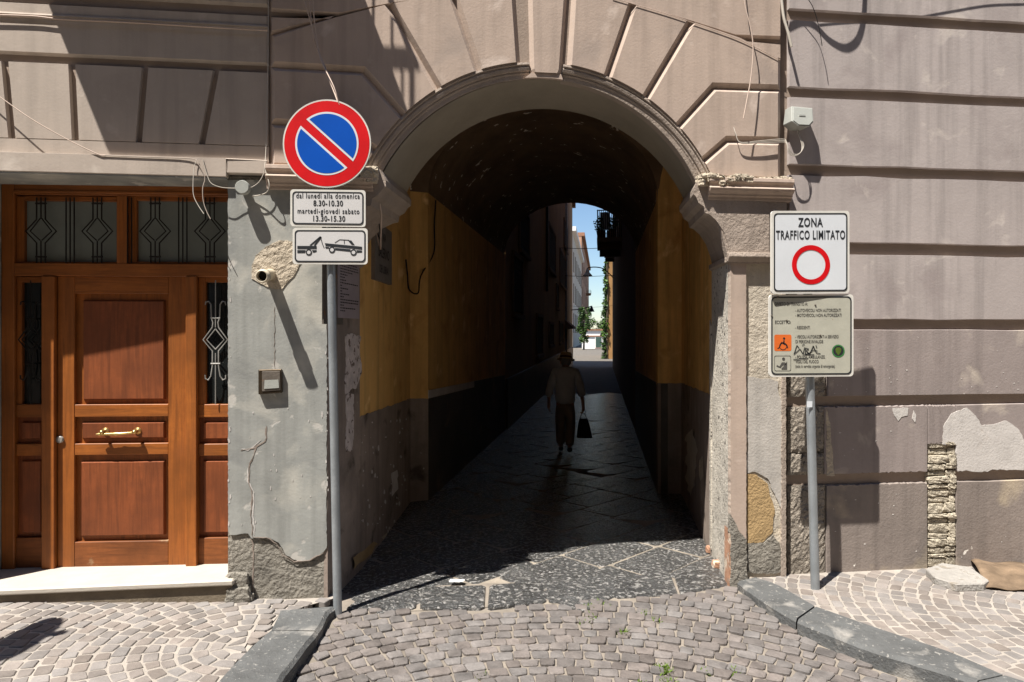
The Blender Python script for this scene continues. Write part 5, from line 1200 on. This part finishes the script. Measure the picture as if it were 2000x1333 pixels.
for py_, d, s_, r_, t in ((487, 33, .06, .013, 'black wire spanning the alley, highest of the three'), (541, 38, .05, .013, 'black wire spanning the alley level with the cream lamp'), (601, 44, .1, .008, 'thin black wire spanning the alley, lowest of the three')):
    z = EYE+(HZ-py_)/FPX*d; cable([Q(oL, d, z+s_), Q(-.7, d, z), Q(oR, d, z+s_)], r_, 'cable_black', t, 5, 'wire', 'wires across the alley')

op = thing('added_facing_building', 'plain brown building added out of view across the street from the arch, holding back sky light', 'building', (0, -15, 0))  # added unseen behind the camera, tall and dark to cut sky and bounce
b = MB(); b.box(-45, 45, -22, -13.5, -.3, 20); b.build('wall', 'alley_brown', op)
for k in range(-9, 10):
    for z in (.6, 4.6, 8.6, 12.6):
        b = MB(); b.box(k*4.2-.75, k*4.2+.75, -13.5, -13.4, z, z+2.6); w = b.build('window', 'far_white', op)
        b = MB(); b.box(k*4.2-.6, k*4.2+.6, -13.4, -13.36, z+.12, z+2.48); b.build('shutter', 'shutter_green', w)

# ================================================================== THE MAN WALKING AWAY
fw = 11.45; fx, fy, _ = C3(1104, 870, fw); gz = zfloor(fy)-.022
man = thing('person', 'elderly man in hat, grey shirt and brown trousers walking away through the passage', 'person', (fx, fy, gz))
fd = Vector((UA[0], UA[1], 0)); rt = Vector((NA[0], NA[1], 0))
def mp(r_, f_, z): return Vector((fx, fy, gz))+rt*r_+fd*f_+Vector((0, 0, z))
def skin(name, chains, mat, par, sub=2, sq=None):
    vs, es, rad = [], [], []; root = 0
    def vid(p, r_):
        for i, q in enumerate(vs):
            if (q-p).length < 1e-5: return i
        vs.append(p); rad.append(r_); return len(vs)-1
    for ch in chains:
        prev = None
        for p, r_ in ch:
            i = vid(p, r_)
            if prev is not None and prev != i: es.append((prev, i))
            prev = i
    me = bpy.data.meshes.new(name); org = man.location
    me.from_pydata([tuple(v-org) for v in vs], es, []); o = bpy.data.objects.new(name, me); COL.objects.link(o); o.parent = par
    m = o.modifiers.new('skin', 'SKIN'); m.use_smooth_shade = True
    for i, sv in enumerate(me.skin_vertices[0].data if me.skin_vertices else []): pass
    if not me.skin_vertices:
        bm = bmesh.new(); bm.from_mesh(me); bm.verts.layers.skin.verify(); bm.to_mesh(me); bm.free()
    for i, sv in enumerate(me.skin_vertices[0].data): 
        r_ = rad[i]; sv.radius = r_ if isinstance(r_, tuple) else (r_, r_); sv.use_root = (i == 0)
    s_ = o.modifiers.new('sub', 'SUBSURF'); s_.levels = s_.render_levels = sub
    dg = bpy.context.evaluated_depsgraph_get(); m2 = bpy.data.meshes.new_from_object(o.evaluated_get(dg)); o.modifiers.clear(); o.data = m2
    m2.materials.clear(); m2.materials.append(MATS[mat])
    for p in m2.polygons: p.use_smooth = True
    return o
pel = mp(0, 0, .88); ch_ = mp(0, .06, 1.22); nk = mp(0, .14, 1.43); hd = mp(.0, .20, 1.53)
shL, shR = mp(-.19, .08, 1.37), mp(.19, .08, 1.37)
elL, elR = mp(-.27, .02, 1.06), mp(.27, .05, 1.05)
wrL, wrR = mp(-.285, .10, .83), mp(.30, .07, .80)
hpL, hpR = mp(-.09, 0, .84), mp(.09, 0, .84)
knL, knR = mp(-.09, .10, .47), mp(.085, .0, .46)
anL, anR = mp(-.08, .12, .09), mp(.08, -.16, .12)
def hand(w, dirv, grip):
    out = []; k = dirv
    palm = w+k*.05; out.append([(w, .026), (palm, .034), (w+k*.085, .030)])
    for j, (o_, l_) in enumerate(((-.027, .062), (-.009, .072), (.009, .068), (.026, .054))):
        b0 = w+k*.09+fd*o_; in_ = (-rt if w is wrR else rt)
        m_ = b0+k*l_*.5+in_*(.016+grip*.02); t_ = b0+k*l_*(.9-grip*.7)+in_*(.03+grip*.028)
        out.append([(palm, .034), (b0, .010), (m_, .009), (t_, .007)])
    out.append([(palm, .034), (w+k*.06+fd*.04, .011), (w+k*.10+fd*.05, .009)])
    return out
dn = Vector((0, 0, -1))
body = [[(pel, .13), (mp(0, .03, 1.05), .125), (ch_, (.14, .12)), (nk, .055), (mp(0, .15, 1.45), .052), (hd, (.078, .09)), (mp(0, .18, 1.60), (.076, .088))],
        [(ch_, (.14, .12)), (shL, .065), (elL, .043), (wrL, .028)], [(ch_, (.14, .12)), (shR, .065), (elR, .043), (wrR, .028)],
        [(pel, .13), (hpL, .085), (knL, .055), (anL, .038)], [(pel, .13), (hpR, .085), (knR, .055), (anR, .038)]]
body += hand(wrL, dn, 0) + hand(wrR, dn, 1)
bd_ = skin('body', body, 'skin', man)
b = MB(); b.lathe([(.012, 0), (.018, .02), (.006, .035)], mp(0, .265, 1.53), tuple(fd), 8)                     # nose
for s_ in (-1, 1): b.lathe([(.030, 0), (.034, .008), (.02, .016)], mp(s_*.078, .17, 1.52), tuple(rt*s_), 10)   # ears
b.build('face_features', 'skin', bd_)
b = MB(); b.lathe([(.001, -.10), (.06, -.085), (.086, -.03), (.090, .03), (.07, .08)], mp(0, .180, 1.545), (0, 0, 1), 16); b.build('hair', 'hair', man)
skin('shirt', [[(mp(0, -.01, .80), (.185, .145)), (mp(0, .0, .95), (.18, .15)), (mp(0, .05, 1.15), (.185, .145)), (mp(0, .085, 1.35), (.16, .12)), (mp(0, .125, 1.43), .07)],
               [(mp(0, .085, 1.35), (.16, .12)), (mp(-.17, .08, 1.36), .088), (mp(-.245, .04, 1.14), .078), (mp(-.275, .04, 1.0), .072), (mp(-.285, .06, .95), .074)],
               [(mp(0, .085, 1.35), (.16, .12)), (mp(.17, .08, 1.36), .088), (mp(.245, .06, 1.14), .078), (mp(.278, .06, 1.0), .072), (mp(.29, .06, .95), .074)]], 'shirt', man)
skin('trousers', [[(pel, (.155, .135)), (mp(0, 0, .80), (.15, .13))], [(mp(0, 0, .80), (.15, .13)), (mp(-.085, .03, .70), .10), (knL, .09), (mp(-.08, .12, .12), .08)], [(mp(0, 0, .80), (.15, .13)), (mp(.085, 0, .70), .10), (knR, .09), (mp(.08, -.14, .14), .08)]], 'trousers', man)
for a_, lift in ((anL, 0), (anR, .03)):
    skin('shoe', [[(a_+dn*.02-fd*.05, .045), (a_+dn*.035+fd*.06, (.048, .04)), (a_+dn*.05+fd*.16, (.042, .03))]], 'shoe', man)
hat = MB(); hc = mp(0, .19, 1.585); ha = (Vector((0, 0, 1))+fd*.22+rt*.05).normalized()
hat.lathe([(.06, .0), (.150, -.020), (.158, -.013), (.153, -.006), (.105, .012), (.100, .07), (.085, .105), (.05, .10), (.001, .095)], hc, ha, 28); h_ = hat.build('hat', 'straw', man)
b = MB(); b.lathe([(.107, .014), (.1035, .045)], hc, ha, 28); b.build('hat_band', 'hat_band', h_)
# the bag he carries
hb = wrR+dn*.115; b0 = hb+dn*.10
bag = thing('shopping_bag', 'black shopping bag carried in the walking man\'s right hand', 'bag', b0+dn*.34)
b = MB()
def bagp(u, v):
    a = 2*math.pi*u; w = .065+.065*v**.7; d_ = .03+.045*v; w *= (1+.04*math.sin(3*a)); p = b0+rt*(math.copysign(abs(math.cos(a))**.5, math.cos(a))*w+.02*v)+fd*(math.copysign(abs(math.sin(a))**.6, math.sin(a))*d_)+dn*(.32*v)
    return tuple(p)
b.grid(bagp, 28, 8, True); b.add([bagp(k/28, 1) for k in range(28)], [tuple(range(28))]); b.build('bag_body', 'black_cloth', bag)
b = MB()
for s_ in (-1, 1): b.tube(smooth([b0-rt*.06+fd*.02*s_+dn*.02, b0-rt*.03+fd*.012*s_-dn*.07, hb-rt*.005+fd*.006*s_+dn*.005, b0+rt*.03+fd*.012*s_-dn*.07, b0+rt*.06+fd*.02*s_+dn*.02]), .006, 6)
b.build('bag_handle', 'black_cloth', bag)
